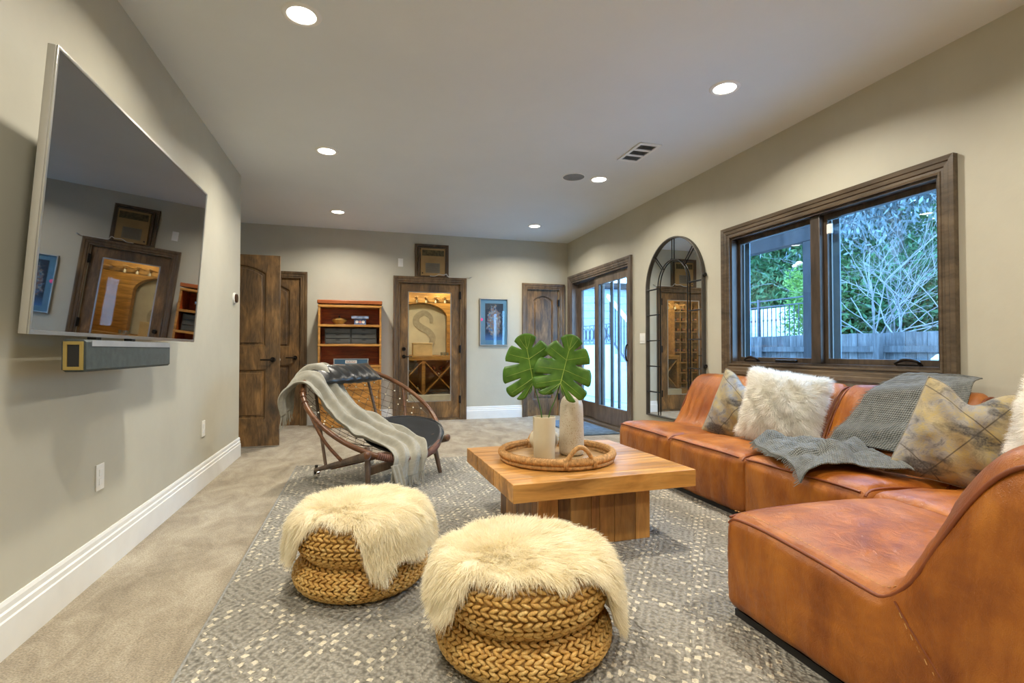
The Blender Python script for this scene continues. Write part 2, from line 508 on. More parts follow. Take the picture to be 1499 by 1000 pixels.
def leafm():
    m = Mat('monstera_green', (.05, .2, .02), .38); v = m.coord()
    m.color(m.ramp(m.noise(v, 22, 4), [(.3, (.042, .125, .012)), (.7, (.115, .255, .028))]))
    tr = m.nd('BsdfTranslucent'); tr.inputs[0].default_value = (.16, .42, .03, 1); mx = m.nd('MixShader'); mx.inputs[0].default_value = .22
    m.link(m.b.outputs[0], mx.inputs[1]); m.link(tr.outputs[0], mx.inputs[2]); m.link(mx.outputs[0], m.n['Material Output'].inputs[0]); return m.m
M_LEAF = leafm()
M_VEIN = plain('pale_leaf_vein', (.28, .42, .06), .5)
M_STEM = plain('leaf_stem', (.06, .16, .02), .5)
# ------------------------------------------------------------------ the room
CH = 2.74
XL, XR, YB = -1.16, 3.125, 7.5
ST = dict(kind='structure')

def struct(name, g, mat, label=None, **kw):
    return tag(O(name, g, mat, **kw), label, None, None, 'structure')

def rect(u0, v0, u1, v1): return [(u0, v0), (u1, v0), (u1, v1), (u0, v1)]

struct('floor', G().box(-2.6, XR + .2, -2.8, 9.2, -.12, 0), M_CARPET, 'beige cut-pile carpet covering the whole floor')
struct('ceiling', G().box(-2.6, XR + .2, -2.8, 9.2, CH, CH + .12), M_CEIL, 'flat off-white painted ceiling')
struct('wall_left', G().box(-1.70, XL, -2.7, 5.49, 0, CH), M_WALL, 'long greige plaster wall carrying the screen')
struct('wall_rear', G().box(-1.7, XR + .16, -2.8, -2.68, 0, CH), M_WALL, 'greige wall behind the camera')
struct('wall_right', G().plate(rect(-2.8, 0, 7.62, CH), [rect(2.055, .917, 3.755, 2.023), rect(5.56, -.0 + .001, 7.35, 2.10)],
       lambda u, v, t: (XR + t, u, v), 0, .16), M_WALL, 'greige plaster wall with window and sliding door')
struct('wall_back', G().plate(rect(-2.0, 0, XR + .16, CH), [rect(-1.63, .001, -.835, 2.03), rect(.50, .001, 1.392, 2.02), rect(2.448, .001, 2.973, 1.99)],
       lambda u, v, t: (u, YB + t, v), 0, .12), M_WALL, 'greige far wall with three stained doors')
# alcove wall beside the open door, with its doorway into a small closet
struct('wall_alcove', G().plate(rect(5.49, 0, 7.62, CH), [rect(5.98, .001, 6.79, 2.06)], lambda u, v, t: (-1.72 - t, u, v), 0, .12), M_WALL, 'short alcove wall behind the open door')
struct('wall_closet', G().box(-2.6, -2.5, 5.4, 7.4, 0, CH).box(-2.6, -1.72, 5.4, 5.48, 0, CH).box(-2.6, -1.84, 7.3, 7.4, 0, CH), M_WALL, 'closet walls beyond the open door')

BASE = [(0, 0), (.017, 0), (.017, .122), (.013, .127), (.013, .147), (.008, .153), (.008, .172), (.004, .185), (0, .185)]
def baseboard(name, p0, p1, nrm, label):
    p0 = np.array(p0, float); p1 = np.array(p1, float); n = np.array([*nrm, 0.])
    P = [[np.array([*q, 0.]) + n * t + np.array([0, 0, z]) for t, z in BASE] for q in (p0, p1)]
    g = G().grid(P); k = len(BASE)
    g.f.append(tuple(range(k))); g.f.append(tuple(range(2 * k - 1, k - 1, -1)))
    return struct(name, g, M_WHITE, label)
baseboard('baseboard_left', (XL, -2.6), (XL, 5.507), (1, 0), 'tall white baseboard along the left wall')
baseboard('baseboard_corner', (-1.70, 5.49), (XL + .0, 5.49), (0, 1), 'white baseboard returning round the wall end')
baseboard('baseboard_back', (1.482, YB), (2.357, YB), (0, -1), 'white baseboard between glazed door and narrow door')
baseboard('baseboard_back_middle', (-.735, YB), (.43, YB), (0, -1), 'white baseboard behind the bookcase')
baseboard('baseboard_right', (XR, -2.6), (XR, 5.47), (-1, 0), 'white baseboard behind the sofa')

CASE = [(0, 0), (0, .014), (.010, .016), (.014, .011), (.022, .011), (.026, .018), (.052, .020), (.057, .027), (.074, .031), (.090, .031), (.090, 0)]
def casing(name, par, place, u0, u1, v0, v1, mat, closed=False, prof=CASE):
    """mitred moulding round an opening; each side is a part of its own"""
    k = len(prof)
    def ring(o, t):
        if closed: return [(u0 - o, v0 - o), (u0 - o, v1 + o), (u1 + o, v1 + o), (u1 + o, v0 - o)]
        return [(u0 - o, v0), (u0 - o, v1 + o), (u1 + o, v1 + o), (u1 + o, v0)]
    segs = [(0, 1), (1, 2), (2, 3)] + ([(3, 0)] if closed else [])
    for i, (a, b) in enumerate(segs):
        P = [[place(*ring(o, t)[e], t) for o, t in prof] for e in (a, b)]
        g = G().grid(P, cv=True)
        g.f.append(tuple(range(k))); g.f.append(tuple(range(2 * k - 1, k - 1, -1)))
        O('casing', g, mat if i % 2 == 0 else (M_TRIMY if mat is M_TRIMY else mat), par)

def arch_loop(u0, u1, v0, v1, rise, n=14):
    c = [(u0, v0), (u1, v0)]
    um, hw = (u0 + u1) / 2, (u1 - u0) / 2
    for i in range(n + 1):
        a = i / n
        u = u1 + (u0 - u1) * a
        c.append((u, v1 + rise * (1 - ((u - um) / hw) ** 2)))
    return c

def lever(par, place, u, v, du, deadbolt=False):
    c = np.array(place(u, v, .0)); n = np.array(place(u, v, 1.)) - c
    e = np.array(place(u + 1, v, 0)) - c
    g = G().cyl(c, c + n * .012, .028, n=18).cyl(c + n * .01, c + n * .05, .011, n=12)
    pts = [c + n * .048, c + n * .052 + e * du * .3, c + n * .050 + e * du * .7, c + n * .045 + e * du]
    g.tube(pts, [.010, .010, .009, .008], 10)
    O('handle', g, M_BRONZE, par, 40)
    if deadbolt:
        d = np.array(place(u, v + .11, 0))
        O('deadbolt', G().cyl(d, d + n * .018, .030, .026, 18).bar(d + n * .02 - e * .018, d + n * .02 + e * .018, .012, .016, n), M_BRONZE, par, 40)

def panel_leaf(par, place, w, h, z0, stile=.135, mat=M_DOOR, thick=.044, lv=None, rise=.085, low=.30, mid0=.83, mid1=1.07, top=1.86):
    holes = [arch_loop(stile, w - stile, mid1, top, rise), rect(stile, low, w - stile, mid0)]
    O('leaf', G().plate(rect(0, z0, w, h), holes, place, -thick, 0, .003), mat, par, 35)
    for i, hl in enumerate(holes):
        cu = np.mean([p[0] for p in hl]); 
        lo = min(p[1] for p in hl); hi = max(p[1] for p in hl); cv = (lo + hi) / 2
        def inset(d): return [(cu + (p[0] - cu) * (1 - d / (w / 2 - stile)), cv + (p[1] - cv) * (1 - d / ((hi - lo) / 2))) for p in hl]
        p = O('panel', G().plate(inset(-.004), [], place, -thick + .006, -.020), mat, par)
        O('panel_field', G().plate(inset(.040), [], place, -.020, -.006, .006), mat, p, 25)
        n = len(hl)
        P = [[place(*inset(d)[j % n], t) for d, t in ((-.002, -.001), (.008, -.004), (.013, -.012), (.017, -.019))] for j in range(n)]
        O('moulding', G().grid(P, cu=True), mat, p, 25)
    if lv: lever(par, place, lv[0], lv[1], lv[2])

struct('wall_back_light_stop', G().box(-1.95, -.64, YB + .125, YB + .2, 0, 2.2).box(2.2, XR + .1, YB + .125, YB + .2, 0, 2.2), M_WALL, 'added light-blocking panels behind the two closed far doors')  # unseen panels added behind the closed doors to stop daylight leaking in
# door_1: stands open in the alcove
d1 = thing('door_1', 'open knotty stained door seen past the end of the left wall', None, (-1.66, 5.95, 0), kind='structure')
pl1 = lambda u, v, t: (-1.665 + u, 5.935 - t, v)
panel_leaf(d1, pl1, .80, 2.05, .014, lv=(.735, .93, -.115), mat=M_DOOR)
for z in (.3, 1.0, 1.8):
    O('hinge', G().cyl((-1.672, 5.94, z - .05), (-1.672, 5.94, z + .05), .009, n=10), M_BRONZE, d1, 40)
casing('casing', d1, lambda u, v, t: (-1.72 + t, u, v), 5.99, 6.78, 0, 2.05, M_TRIM)
O('strike', G().cyl((-.866, 5.958, .93), (-.858, 5.958, .93), .012, n=12), M_SILVER, d1, 40)
# door_2: closed, beside it
d2 = thing('door_2', 'closed knotty arched-panel door behind the open one', None, (-1.23, YB, 0), kind='structure')
panel_leaf(d2, lambda u, v, t: (-1.632 + u, YB + .018 - t, v), .80, 2.028, .002, lv=(.735, .93, -.115), mat=M_DOOR)
casing('casing', d2, lambda u, v, t: (u, YB - t, v), -1.63, -.835, 0, 2.02, M_TRIM)
# door_4: narrow one at the right
d4 = thing('door_4', 'narrow closed arched-panel door in the far right corner', None, (2.71, YB, 0), kind='structure')
panel_leaf(d4, lambda u, v, t: (2.449 + u, YB + .018 - t, v), .523, 1.989, .002, .095, lv=(.06, .93, .10), mat=M_DOOR, low=.26, mid0=.86, mid1=1.02, top=1.82, rise=.07)
casing('casing', d4, lambda u, v, t: (u, YB - t, v), 2.448, 2.973, 0, 1.985, M_TRIM)
for z in (.3, 1.0, 1.78):
    O('hinge', G().box(2.958, 2.976, YB - .012, YB + .01, z - .05, z + .05).cyl((2.974, YB - .014, z - .052), (2.974, YB - .014, z + .052), .008, n=10), M_IRON, d4, 40)
# door_3: glazed cellar door
d3 = thing('door_3', 'stained glazed door showing the lit wine cellar', None, (.94, YB, 0), kind='structure')
pl3 = lambda u, v, t: (u, YB + .018 - t, v)
O('leaf', G().plate(rect(.501, .03, 1.391, 2.018), [rect(.622, .275, 1.258, 1.892)], pl3, -.044, 0, .004), M_DOOR, d3, 35)
gl = G()
for a, b, c, d in ((.622, .275, 1.258, .288), (.622, 1.879, 1.258, 1.892), (.622, .288, .635, 1.879), (1.245, .288, 1.258, 1.879)):
    gl.box(a, c, YB + .022, YB + .034, b, d)
O('glazing_bead', gl, M_SILVER, d3)
O('pane', G().box(.630, 1.250, YB + .038, YB + .044, .283, 1.884), M_GLASSW, d3)
lever(d3, pl3, .565, .94, .115, True)
for z in (.3, 1.05, 1.85):
    O('hinge', G().box(1.372, 1.392, YB - .012, YB + .01, z - .055, z + .055).cyl((1.392, YB - .014, z - .058), (1.392, YB - .014, z + .058), .009, n=10), M_IRON, d3, 40)
casing('casing', d3, lambda u, v, t: (u, YB - t, v), .50, 1.392, 0, 2.02, M_TRIM)
O('threshold', G().box(.50, 1.392, YB, YB + .12, 0, .026), M_TRIM, d3)

# door_5: sliding patio door
d5 = thing('door_5', 'stained sliding patio door with two glass panels', None, (XR, 6.45, 0), kind='structure')
casing('casing', d5, lambda u, v, t: (XR - t, u, v), 5.56, 7.35, 0, 2.10, M_SLIDE)
O('jamb', G().box(XR, XR + .17, 5.56, 5.585, .0, 2.10).box(XR, XR + .17, 7.325, 7.35, .0, 2.10).box(XR, XR + .17, 5.585, 7.325, 2.075, 2.10), M_SLIDE, d5)
O('threshold', G().box(XR - .035, XR + .19, 5.56, 7.35, 0.001, .030).box(XR + .055, XR + .065, 5.585, 7.325, .03, .045).box(XR + .115, XR + .125, 5.585, 7.325, .03, .045), plain('anodised_sill', (.20, .17, .14), .4, .5), d5)
def sliding(x, y0, y1, stile, gz0, gz1, handle):
    p = O('sliding_panel', G().plate(rect(y0, .046, y1, 2.070), [rect(y0 + stile, gz0, y1 - stile, gz1)], lambda u, v, t: (x + t, u, v), 0, .045, .004), M_SLIDE, d5, 35)
    O('pane', G().box(x + .02, x + .028, y0 + stile - .01, y1 - stile + .01, gz0 - .01, gz1 + .01), M_GLASS, p)
    if handle:
        c = np.array([x, y0 + stile * .5, 1.0])
        pts = spline([c + (0, 0, .10), c + (-.035, 0, .09), c + (-.045, 0, .0), c + (-.035, 0, -.09), c + (0, 0, -.10)], 16)
        O('handle', G().tube(pts, .010, 8).box(x - .006, x, c[1] - .018, c[1] + .018, .87, 1.13), M_IRON, p, 40)
sliding(XR + .045, 5.588, 6.62, .115, .27, 1.955, True)
sliding(XR + .105, 6.50, 7.323, .115, .27, 1.955, False)
O('screen_stile', G().box(XR + .160, XR + .175, 6.28, 6.36, .04, 2.07).box(XR + .160, XR + .175, 6.09, 6.15, .04, 2.07).box(XR+.160, XR + .175, 6.15, 6.28, .04, .10).box(XR+.160, XR + .175, 6.15, 6.28, 2.0, 2.07), plain('grey_screen_frame', (.16, .18, .21), .4), d5)

# window_1
w1 = thing('window_1', 'wide stained casement window over the sofa', None, (XR, 2.905, 0), kind='structure')
plw = lambda u, v, t: (XR - t, u, v)
casing('casing', w1, plw, 2.055, 3.755, .917, 2.023, M_TRIMY, True, [(0, 0), (0, .020), (.012, .022), (.016, .016), (.030, .016), (.035, .024), (.058, .026), (.063, .033), (.090, .036), (.090, 0)])
O('jamb_liner', G().plate(rect(2.050, .912, 3.760, 2.028), [rect(2.072, .934, 3.738, 2.006)], plw, -.15, .004), M_SASH, w1)
O('mullion', G().box(XR + .02, XR + .15, 2.865, 2.945, .934, 2.006), M_SASH, w1, bevel=.004)
for (a, b, hk) in ((2.945, 3.738, 0), (2.072, 2.865, 1)):
    s = O('sash', G().plate(rect(a, .934, b, 2.006), [rect(a + .030, .972, b - .030, 1.968)], lambda u, v, t: (XR + .06 + t, u, v), 0, .04, .003), M_SASH, w1, 35)
    O('pane', G().box(XR + .078, XR + .084, a + .02, b - .02, .962, 1.978), M_GLASS, s)
    O('screen_rail', G().box(XR + .108, XR + .116, b - .085, b - .030, .972, 1.968), plain('blue_grey_screen_rail', (.10, .16, .24), .4), s)
    def crank(yc):
        c = np.array([XR + .05, yc, .952])
        pts = spline([c + (0, -.06, -.006), c + (-.02, -.055, .012), c + (-.032, 0, .022), c + (-.025, .05, .008), c + (-.018, .075, -.004)], 14)
        O('crank', G().box(XR + .03, XR + .07, yc - .07, yc + .07, .934, .946).tube(pts, [.010] * 5 + [.012] * 4 + [.009] * 5, 8), M_BRONZE, s, 40)
    if hk == 0:
        crank(3.56); O('latch', G().box(XR + .03, XR + .062, 3.10, 3.30, .936, .958), M_BRONZE, s, bevel=.008)
    else:
        crank(2.27)
        O('sensor', G().box(XR + .045, XR + .062, 2.79, 2.83, 1.86, 1.93), M_PLASTIC, s, bevel=.004)

# ------------------------------------------------------------------ wine cellar behind the glazed door
M_CELL = plain('warm_plaster', (.47, .44, .32), .8, var=.1, scale=4)
struct('wall_cellar', G().box(-.62, -.5, YB + .12, 9.2, 0, 2.5).box(1.95, 2.05, YB + .12, 9.2, 0, 2.5).box(-.62, 2.05, 9.15, 9.25, 0, 2.5).box(-.62, 2.05, YB + .12, 9.25, 2.5, 2.6), M_CELL, 'warm plastered cellar walls behind the glazed door')
nl = []
for i in range(21):
    a = PI * i / 20
    nl.append((.97 + .45 * math.cos(a), 1.60 + .26 * math.sin(a)))
nl = [(.52, .95), (1.42, .95)] + nl
struct('wall_cellar_arch', G().plate(rect(.42, .3, 1.95, 2.5), [nl], lambda u, v, t: (u, 8.93 + t, v), 0, .12), wood('golden_cellar_panel', (.36, .17, .03), (.50, .26, .05), (.58, .32, .08), 'x', .6), 'golden wooden arch surround at the cellar back')
nt = thing('cellar_niche', 'arched stone niche with a large carved letter behind the glazed door', 'niche', (.97, 9.1, .94))
O('slab', G().plate(nl, [], lambda u, v, t: (u, 9.10 + t, v), 0, .04), plain('pale_stone', (.58, .57, .46), .8, var=.1, scale=5, bump=.2), nt)
# letter S as a flat stroked shape
sp = spline([(1.165, 1.52), (1.150, 1.62), (1.04, 1.70), (.915, 1.63), (.90, 1.52), (.985, 1.44), (1.12, 1.36), (1.19, 1.24), (1.13, 1.10), (1.00, 1.04), (.90, 1.10)], 60)
tg = np.gradient(sp, axis=0); tg /= np.linalg.norm(tg, axis=1)[:, None]; nn = np.stack([-tg[:, 1], tg[:, 0]], 1)
wd = (.026 + .030 * np.sin(np.linspace(0, PI, 60)) ** .8)[:, None]
L_, R_ = sp + nn * wd, sp - nn * wd
gs = G().grid([[(a[0], 9.10, a[1]), (a[0], 9.088, a[1]), (b[0], 9.088, b[1]), (b[0], 9.10, b[1])] for a, b in zip(L_, R_)])
O('carved_letter', gs, plain('dark_stone_letter', (.36, .35, .29), .8, var=.15, scale=20), nt)
O('border', G().tube([(u, 9.095, v) for u, v in nl[2:]], .016, 6), plain('stone_border', (.33, .31, .23), .8), nt, 40)

ct = thing('cellar_counter', 'pine cellar counter with diagonal bottle bins', 'counter', (1.1, 8.5, .14))
O('counter_top', G().box(.40, 1.94, 8.42, 8.93, .865, .94), M_PINE, ct, bevel=.004)
for x in (.40, .925, 1.46, 1.90):
    O('post', G().box(x, x + .055, 8.43, 8.90, .30, .864), M_PINE, ct, bevel=.003)
O('plinth', G().box(.40, 1.95, 8.36, 8.92, .001, .298), plain('pale_plinth', (.62, .66, .66), .6), ct, bevel=.004)
O('back_board', G().box(.40, 1.94, 8.905, 8.925, .30, .864), M_PINE, ct)
for (xa, xb) in ((.98, 1.46), (.455, .925)):
    xm = (xa + xb) / 2
    for s_ in (1, -1):
        if s_ == 1: O('bin_board', G().bar((xa, 8.665, .32), (xb, 8.665, .84), .46, .016, (0, 0, 1)), M_PINE, ct)
        else:
            O('bin_board', G().bar((xa, 8.665, .84), (xm - .015, 8.665, .596), .46, .016, (0, 0, 1)), M_PINE, ct)
            O('bin_board', G().bar((xm + .015, 8.665, .564), (xb, 8.665, .32), .46, .016, (0, 0, 1)), M_PINE, ct)
PROFB = [(0, 0), (.036, 0), (.0375, .01), (.0375, .18), (.034, .205), (.018, .235), (.014, .25), (.014, .29), (.0155, .292), (.0155, .305), (0, .306)]
def bottle(label, cat, c, axis, m, cap, group=None):
    t = thing('wine_bottle', label, cat, c, 0, group)
    ax = np.array(axis, float); ax /= np.linalg.norm(ax)
    q = Vector((0, 0, 1)).rotation_difference(Vector(ax)).to_matrix()
    def tr(g): g.v = [tuple(q @ Vector(p)) for p in g.v]; return g
    O('body', tr(G().lathe(PROFB[:8], 16)), m, t, 40, w=False)
    O('cap', tr(G().lathe([(.0142, .262), (.0165, .264), (.0165, .308), (0, .309)], 12)), cap, t, 40, w=False)
    return t
M_BOT = plain('dark_bottle_glass', (.012, .016, .010), .12)
M_BOTR = plain('amber_red_bottle', (.20, .035, .015), .15)
M_CAPW = plain('white_foil', (.75, .74, .70), .35)
M_CAPR = plain('copper_foil', (.55, .20, .08), .35, .4)
bottle('dark wine bottle with white cap lying in the left diagonal bin of the cellar', 'bottle', (.865, 8.84, .398), (0, -1, 0), M_BOT, M_CAPW)
bottle('amber bottle with copper foil at left in the upper cellar bin', 'bottle', (1.150, 8.84, .730), (0, -1, 0), M_BOTR, M_CAPR)
bottle('red bottle at the bottom of the upper cellar bin', 'bottle', (1.22, 8.84, .640), (0, -1, 0), M_BOTR, M_CAPW)
bottle('dark red bottle at right in the upper cellar bin', 'bottle', (1.292, 8.84, .725), (0, -1, 0), M_BOTR, M_BOT)
bx = thing('wooden_box', 'pale wooden box standing on the cellar counter', 'box', (.95, 8.6, .94))
O('body', G().box(.790, 1.108, 8.52, 8.74, .941, 1.13), plain('pale_box_wood', (.66, .52, .30), .6), bx, bevel=.004)
O('lid', G().box(.786, 1.112, 8.516, 8.744, 1.131, 1.158), plain('pale_box_lid', (.68, .55, .33), .6), bx, bevel=.004)
for i, x in enumerate((1.285, 1.335, 1.385)):
    tb = thing('small_glass', ('left', 'middle', 'right')[i] + ' of the three small glass tumblers at the right end of the cellar counter', 'glass', (x, 8.66, .9405), 0, 'tumblers on the cellar counter')
    O('cup', G().lathe([(0, 0), (.017, 0), (.021, .055), (.019, .055), (.015, .006), (0, .006)], 14), plain('tumbler_glass', (.25, .28, .26), .1), tb, 40, w=False)
rk = thing('stemware_rack', 'golden stemware rack across the top of the cellar', 'rack', (1.05, 8.3, 1.9))
O('beam', G().box(.45, 1.85, 8.22, 8.27, 1.80, 1.86), M_PINE, rk, bevel=.003)
for i in range(9):
    O('runner', G().box(.50 + i * .15, .53 + i * .15, 8.10, 8.42, 1.862, 1.885), M_PINE, rk)
for i, x in enumerate((.665, .815, .965, 1.115, 1.265)):
    tb = thing('wine_glass', 'upside-down wine glass hanging under the cellar rack, %s from the left' % ('first', 'second', 'third', 'fourth', 'fifth')[i], 'glass', (x, 8.17, 1.885), 0, 'wine glasses hanging in the cellar')
    O('bowl', G().lathe([(.030, 0.004), (.030, .007), (.004, .009), (.004, -.045), (.014, -.055), (.019, -.070), (.016, -.092), (.015, -.092), (.017, -.070), (.012, -.057), (0, -.055)], 14), plain('hanging_glass', (.70, .66, .50), .08), tb, 40, w=False)
# lattice of bottles at the cellar's left, seen in the arched mirror
lr = thing('bottle_rack', 'tall pine bottle rack in the cellar seen in the arched mirror', 'rack', (0, 8.8, 0))
for i in range(7):
    O('upright', G().box(-.42 + i * .13, -.395 + i * .13, 8.62, 8.92, .30, 2.1), M_PINE, lr)
for j in range(9):
    O('rail', G().box(-.42, .385, 8.60, 8.618, .38 + j * .2, .40 + j * .2), M_PINE, lr)
O('plinth', G().box(-.45, .385, 8.60, 8.92, .001, .298), M_PINE, lr)
ORD = ('first', 'second', 'third', 'fourth', 'fifth', 'sixth', 'seventh', 'eighth')
first = None
for j in range(8):
    for i in range(6):
        c = (-.342 + i * .13, 8.90, .439 + j * .2)
        lb = 'dark wine bottle lying in the tall cellar rack seen in the arched mirror'
        if first is None: first = bottle(lb, 'bottle', c, (0, -1, 0), M_BOT, M_CAPR, 'bottles in the tall cellar rack')
        else:
            o = copy_tree(first); o.location = c
        o = first if (i, j) == (0, 0) else o
        o['label'] = 'dark bottle in the %s row up and %s column of the tall cellar rack' % (ORD[j], ORD[i])
lamp('cellar_light', 'AREA', (.8, 7.85, 2.46), 22.0, (1.0, .90, .70), shape='DISK', size=.25)
lamp('cellar_light_rear', 'AREA', (1.35, 8.75, 2.46), 18.0, (1.0, .90, .70), shape='DISK', size=.25)

# ------------------------------------------------------------------ recessed lights
LAB = {(0, 0): 'recessed ceiling light nearest the camera in the left row, above the screen', (0, 1): 'middle recessed ceiling light of the left row', (0, 2): 'farthest recessed ceiling light of the left row, above the bookcase',
       (1, 0): 'recessed ceiling light nearest the camera in the right row, before the window', (1, 1): 'recessed ceiling light beside the round ceiling speaker', (1, 2): 'farthest recessed ceiling light of the right row, near the far corner',
       (0, -1): 'recessed ceiling light of the left row just behind the camera', (1, -1): 'recessed ceiling light of the right row just behind the camera',
       (0, -2): 'rearmost recessed ceiling light of the left row', (1, -2): 'rearmost recessed ceiling light of the right row'}
M_RING = plain('white_lamp_trim', (.82, .82, .80), .4, var=.02)
for i, x in enumerate((-.31, 2.25)):
    for j, y in ((0, 2.75), (1, 4.585), (2, 6.57), (-1, .92), (-2, -.92)):
        t = thing('recessed_light', LAB[(i, j)], 'ceiling light', (x, y, CH), 0, 'recessed ceiling lights')
        O('trim_ring', G().lathe([(.070, -.001), (.070, -.006), (.078, -.010), (.092, -.007), (.097, -.0005)], 36), M_RING, t, 60, w=False)
        O('lens', G().lathe([(0, -.0035), (.0698, -.0035)], 32), M_LENS, t, w=False)
        L = lamp('recessed_lamp', 'AREA', (0, 0, -.0065), LAMP_W, (1.0, .92, .79), t, shape='DISK', size=.13)
        L.data.spread = R(150)
# ceiling vent and speaker
sk = thing('ceiling_speaker', 'round grey in-ceiling speaker beside a recessed light', 'speaker', (1.98, 4.595, CH))
O('grille', G().lathe([(0, -.004), (.09, -.005), (.105, -.003)], 40), plain('grey_speaker_mesh', (.23, .24, .24), .8), sk, 60, w=False)
O('rim', G().lathe([(.105, -.0005), (.105, -.006), (.112, -.006), (.114, -.0005)], 40), M_RING, sk, 60, w=False)
vt = thing('ceiling_vent', 'white rectangular ceiling air vent with dark louvres', 'vent', (2.27, 3.86, CH))
O('frame', G().plate(rect(-.10, -.20, .10, .20), [rect(-.075, .075, .075, .165), rect(-.075, -.045, .075, .045), rect(-.075, -.165, .075, -.075)], lambda u, v, t: (u, v, -t), .0005, .012, .002), M_WHITE, vt, 35, w=False)
O('duct', G().box(-.08, .08, -.17, .17, -.0015, -.0008), M_BLACK, vt, w=False)
for k in range(3):
    for q in range(6):
        y = -.165 + .12 * k + .0075 + q * .015
        O('louvre', G().obox((0, y, -.006), ((1, 0, 0), (0, 1, .9), (0, -.9, 1)), (.075, .0045, .0006)), plain('vent_louvre', (.30, .31, .30), .6) if (k, q) == (0, 0) else bpy.data.materials['vent_louvre'], vt, w=False)

# ------------------------------------------------------------------ wall plates
def plate_x(name, label, cat, x, y, z, sgn, h=.118, w=.072, kind='switch', n=1):
    t = thing(name, label, cat, (x, y, z))
    O('plate', G().box(0, sgn * .006, -w / 2, w / 2, -h / 2, h / 2), M_PLASTIC, t, bevel=.002, w=False)
    for i in range(n):
        o = (i - (n - 1) / 2) * .046
        if kind == 'switch': O('rocker', G().box(sgn * .006, sgn * .010, o - .016, o + .016, -.033, .033), M_WHITE, t, bevel=.002, w=False)
        else:
            for q in (-.02, .02): O('socket', G().box(sgn * .006, sgn * .009, o - .016, o + .016, q - .015, q + .015), M_WHITE, t, bevel=.002, w=False)
plate_x('wall_outlet', 'white wall outlet low on the left wall, nearer the camera', 'outlet', XL, 2.773, .45, 1, kind='outlet')
plate_x('wall_outlet', 'white wall outlet low on the left wall, nearer the open door', 'outlet', XL, 4.34, .44, 1, kind='outlet')
plate_x('light_switch', 'white switch plate between the sliding door and the arched mirror', 'switch', XR, 5.24, 1.17, -1, n=2, w=.115)
ts = thing('thermostat', 'small round-cornered thermostat with dark face on the left wall', 'thermostat', (XL, 5.25, 1.515))
O('base', G().lathe([(0, .0), (.052, .0), (.052, .012), (.048, .016), (0, .016)], 28), M_PLASTIC, ts, 40, w=False)
for o in ts.children: o.rotation_euler = (0, R(90), 0)
O('dial', G().cyl((.016, 0, 0), (.030, 0, 0), .042, .040, 28), plain('dark_dial', (.07, .035, .02), .2, .3), ts, 40, w=False)
bs = thing('wall_plate', 'white blank plate high on the far wall beside the framed box', 'plate', (.513, YB, 2.305))
O('plate', G().box(-.036, .036, -.006, 0, -.06, .06), M_PLASTIC, bs, bevel=.002, w=False)
O('rocker', G().box(-.016, .016, -.010, -.006, -.033, .033), M_WHITE, bs, bevel=.002, w=False)
# ------------------------------------------------------------------ wall-hung things
def screen():
    ti = R(4.0); c0 = np.array([-.983, 2.757, 1.545]); u = np.array([0, 1., 0]); v = np.array([math.sin(ti), 0, math.cos(ti)]); n = np.array([math.cos(ti), 0, -math.sin(ti)])
    W, Hh = 1.618, .928
    t = thing('television', 'large dark wall-mounted television tilted down on the left wall', 'television', (XL, 2.741, 1.08))
    pl = lambda a, b, c: tuple(c0 + u * a + v * b + n * c)
    O('body', G().plate(rect(-W / 2, -Hh / 2, W / 2, Hh / 2), [], pl, -.020, .004, .003), plain('silver_television_body', (.42, .41, .38), .35, .6, var=.03), t, 35)
    O('bezel', G().plate(rect(-W / 2, -Hh / 2, W / 2, Hh / 2), [rect(-W / 2 + .010, -Hh / 2 + .014, W / 2 - .010, Hh / 2 - .010)], pl, .004, .010, .001), M_SILVER, t, 35)
    O('screen', G().plate(rect(-W / 2 + .009, -Hh / 2 + .013, W / 2 - .009, Hh / 2 - .009), [], pl, .0042, .007), M_SCREEN, t)
    g = G()
    for y in (2.55, 2.93):
        g.box(XL + .001, XL + .02, y - .03, y + .03, 1.3, 1.8)
        g.bar((XL + .015, y, 1.72), tuple(c0 + u * (y - 2.741) + v * .12 - n * .022), .03, .02).bar((XL + .015, y, 1.40), tuple(c0 + u * (y - 2.741) - v * .17 - n * .022), .03, .02)
    O('wall_bracket', g, M_BLACK, t)
    s = thing('soundbar', 'charcoal mesh soundbar with gold-ringed end under the television', 'soundbar', (-.985, 2.56, .95))
    body = G().plate([(-1.02 + .012, .953), (-.946 - .008, .953), (-.946, .962), (-.946, 1.060), (-.955, 1.069), (-1.01, 1.069), (-1.02, 1.06), (-1.02, .962)], [], lambda a, b, c: (a, c, b), 2.158, 2.970, .002)
    O('body', body, plain('charcoal_mesh', (.045, .060, .062), .65, var=.2, scale=40, bump=.3), s, 35)
    O('top_strip', G().box(-.9465, -.9445, 2.195, 2.962, 1.045, 1.067), plain('pale_strip', (.34, .37, .40), .35, .3), s)
    lo = [(-1.013, .960), (-.953, .960), (-.953, 1.062), (-1.013, 1.062)]; li = [(-1.001, .972), (-.965, .972), (-.965, 1.050), (-1.001, 1.050)]
    O('end_ring', G().plate(lo, [li], lambda a, b, c: (a, c, b), 2.151, 2.158, .0015), plain('gold_ring', (.40, .30, .10), .35, .6), s, 35)
    O('end_grille', G().plate(li, [], lambda a, b, c: (a, c, b), 2.1555, 2.1575), M_BLACK, s)
    O('hanger', G().box(-1.05, -1.02, 2.40, 2.44, .99, 1.20).box(-1.05, -1.02, 2.72, 2.76, .99, 1.20).box(XL + .001, -1.04, 2.40, 2.44, 1.16, 1.19).box(XL + .001, -1.04, 2.72, 2.76, 1.16, 1.19), M_BLACK, s)
screen()

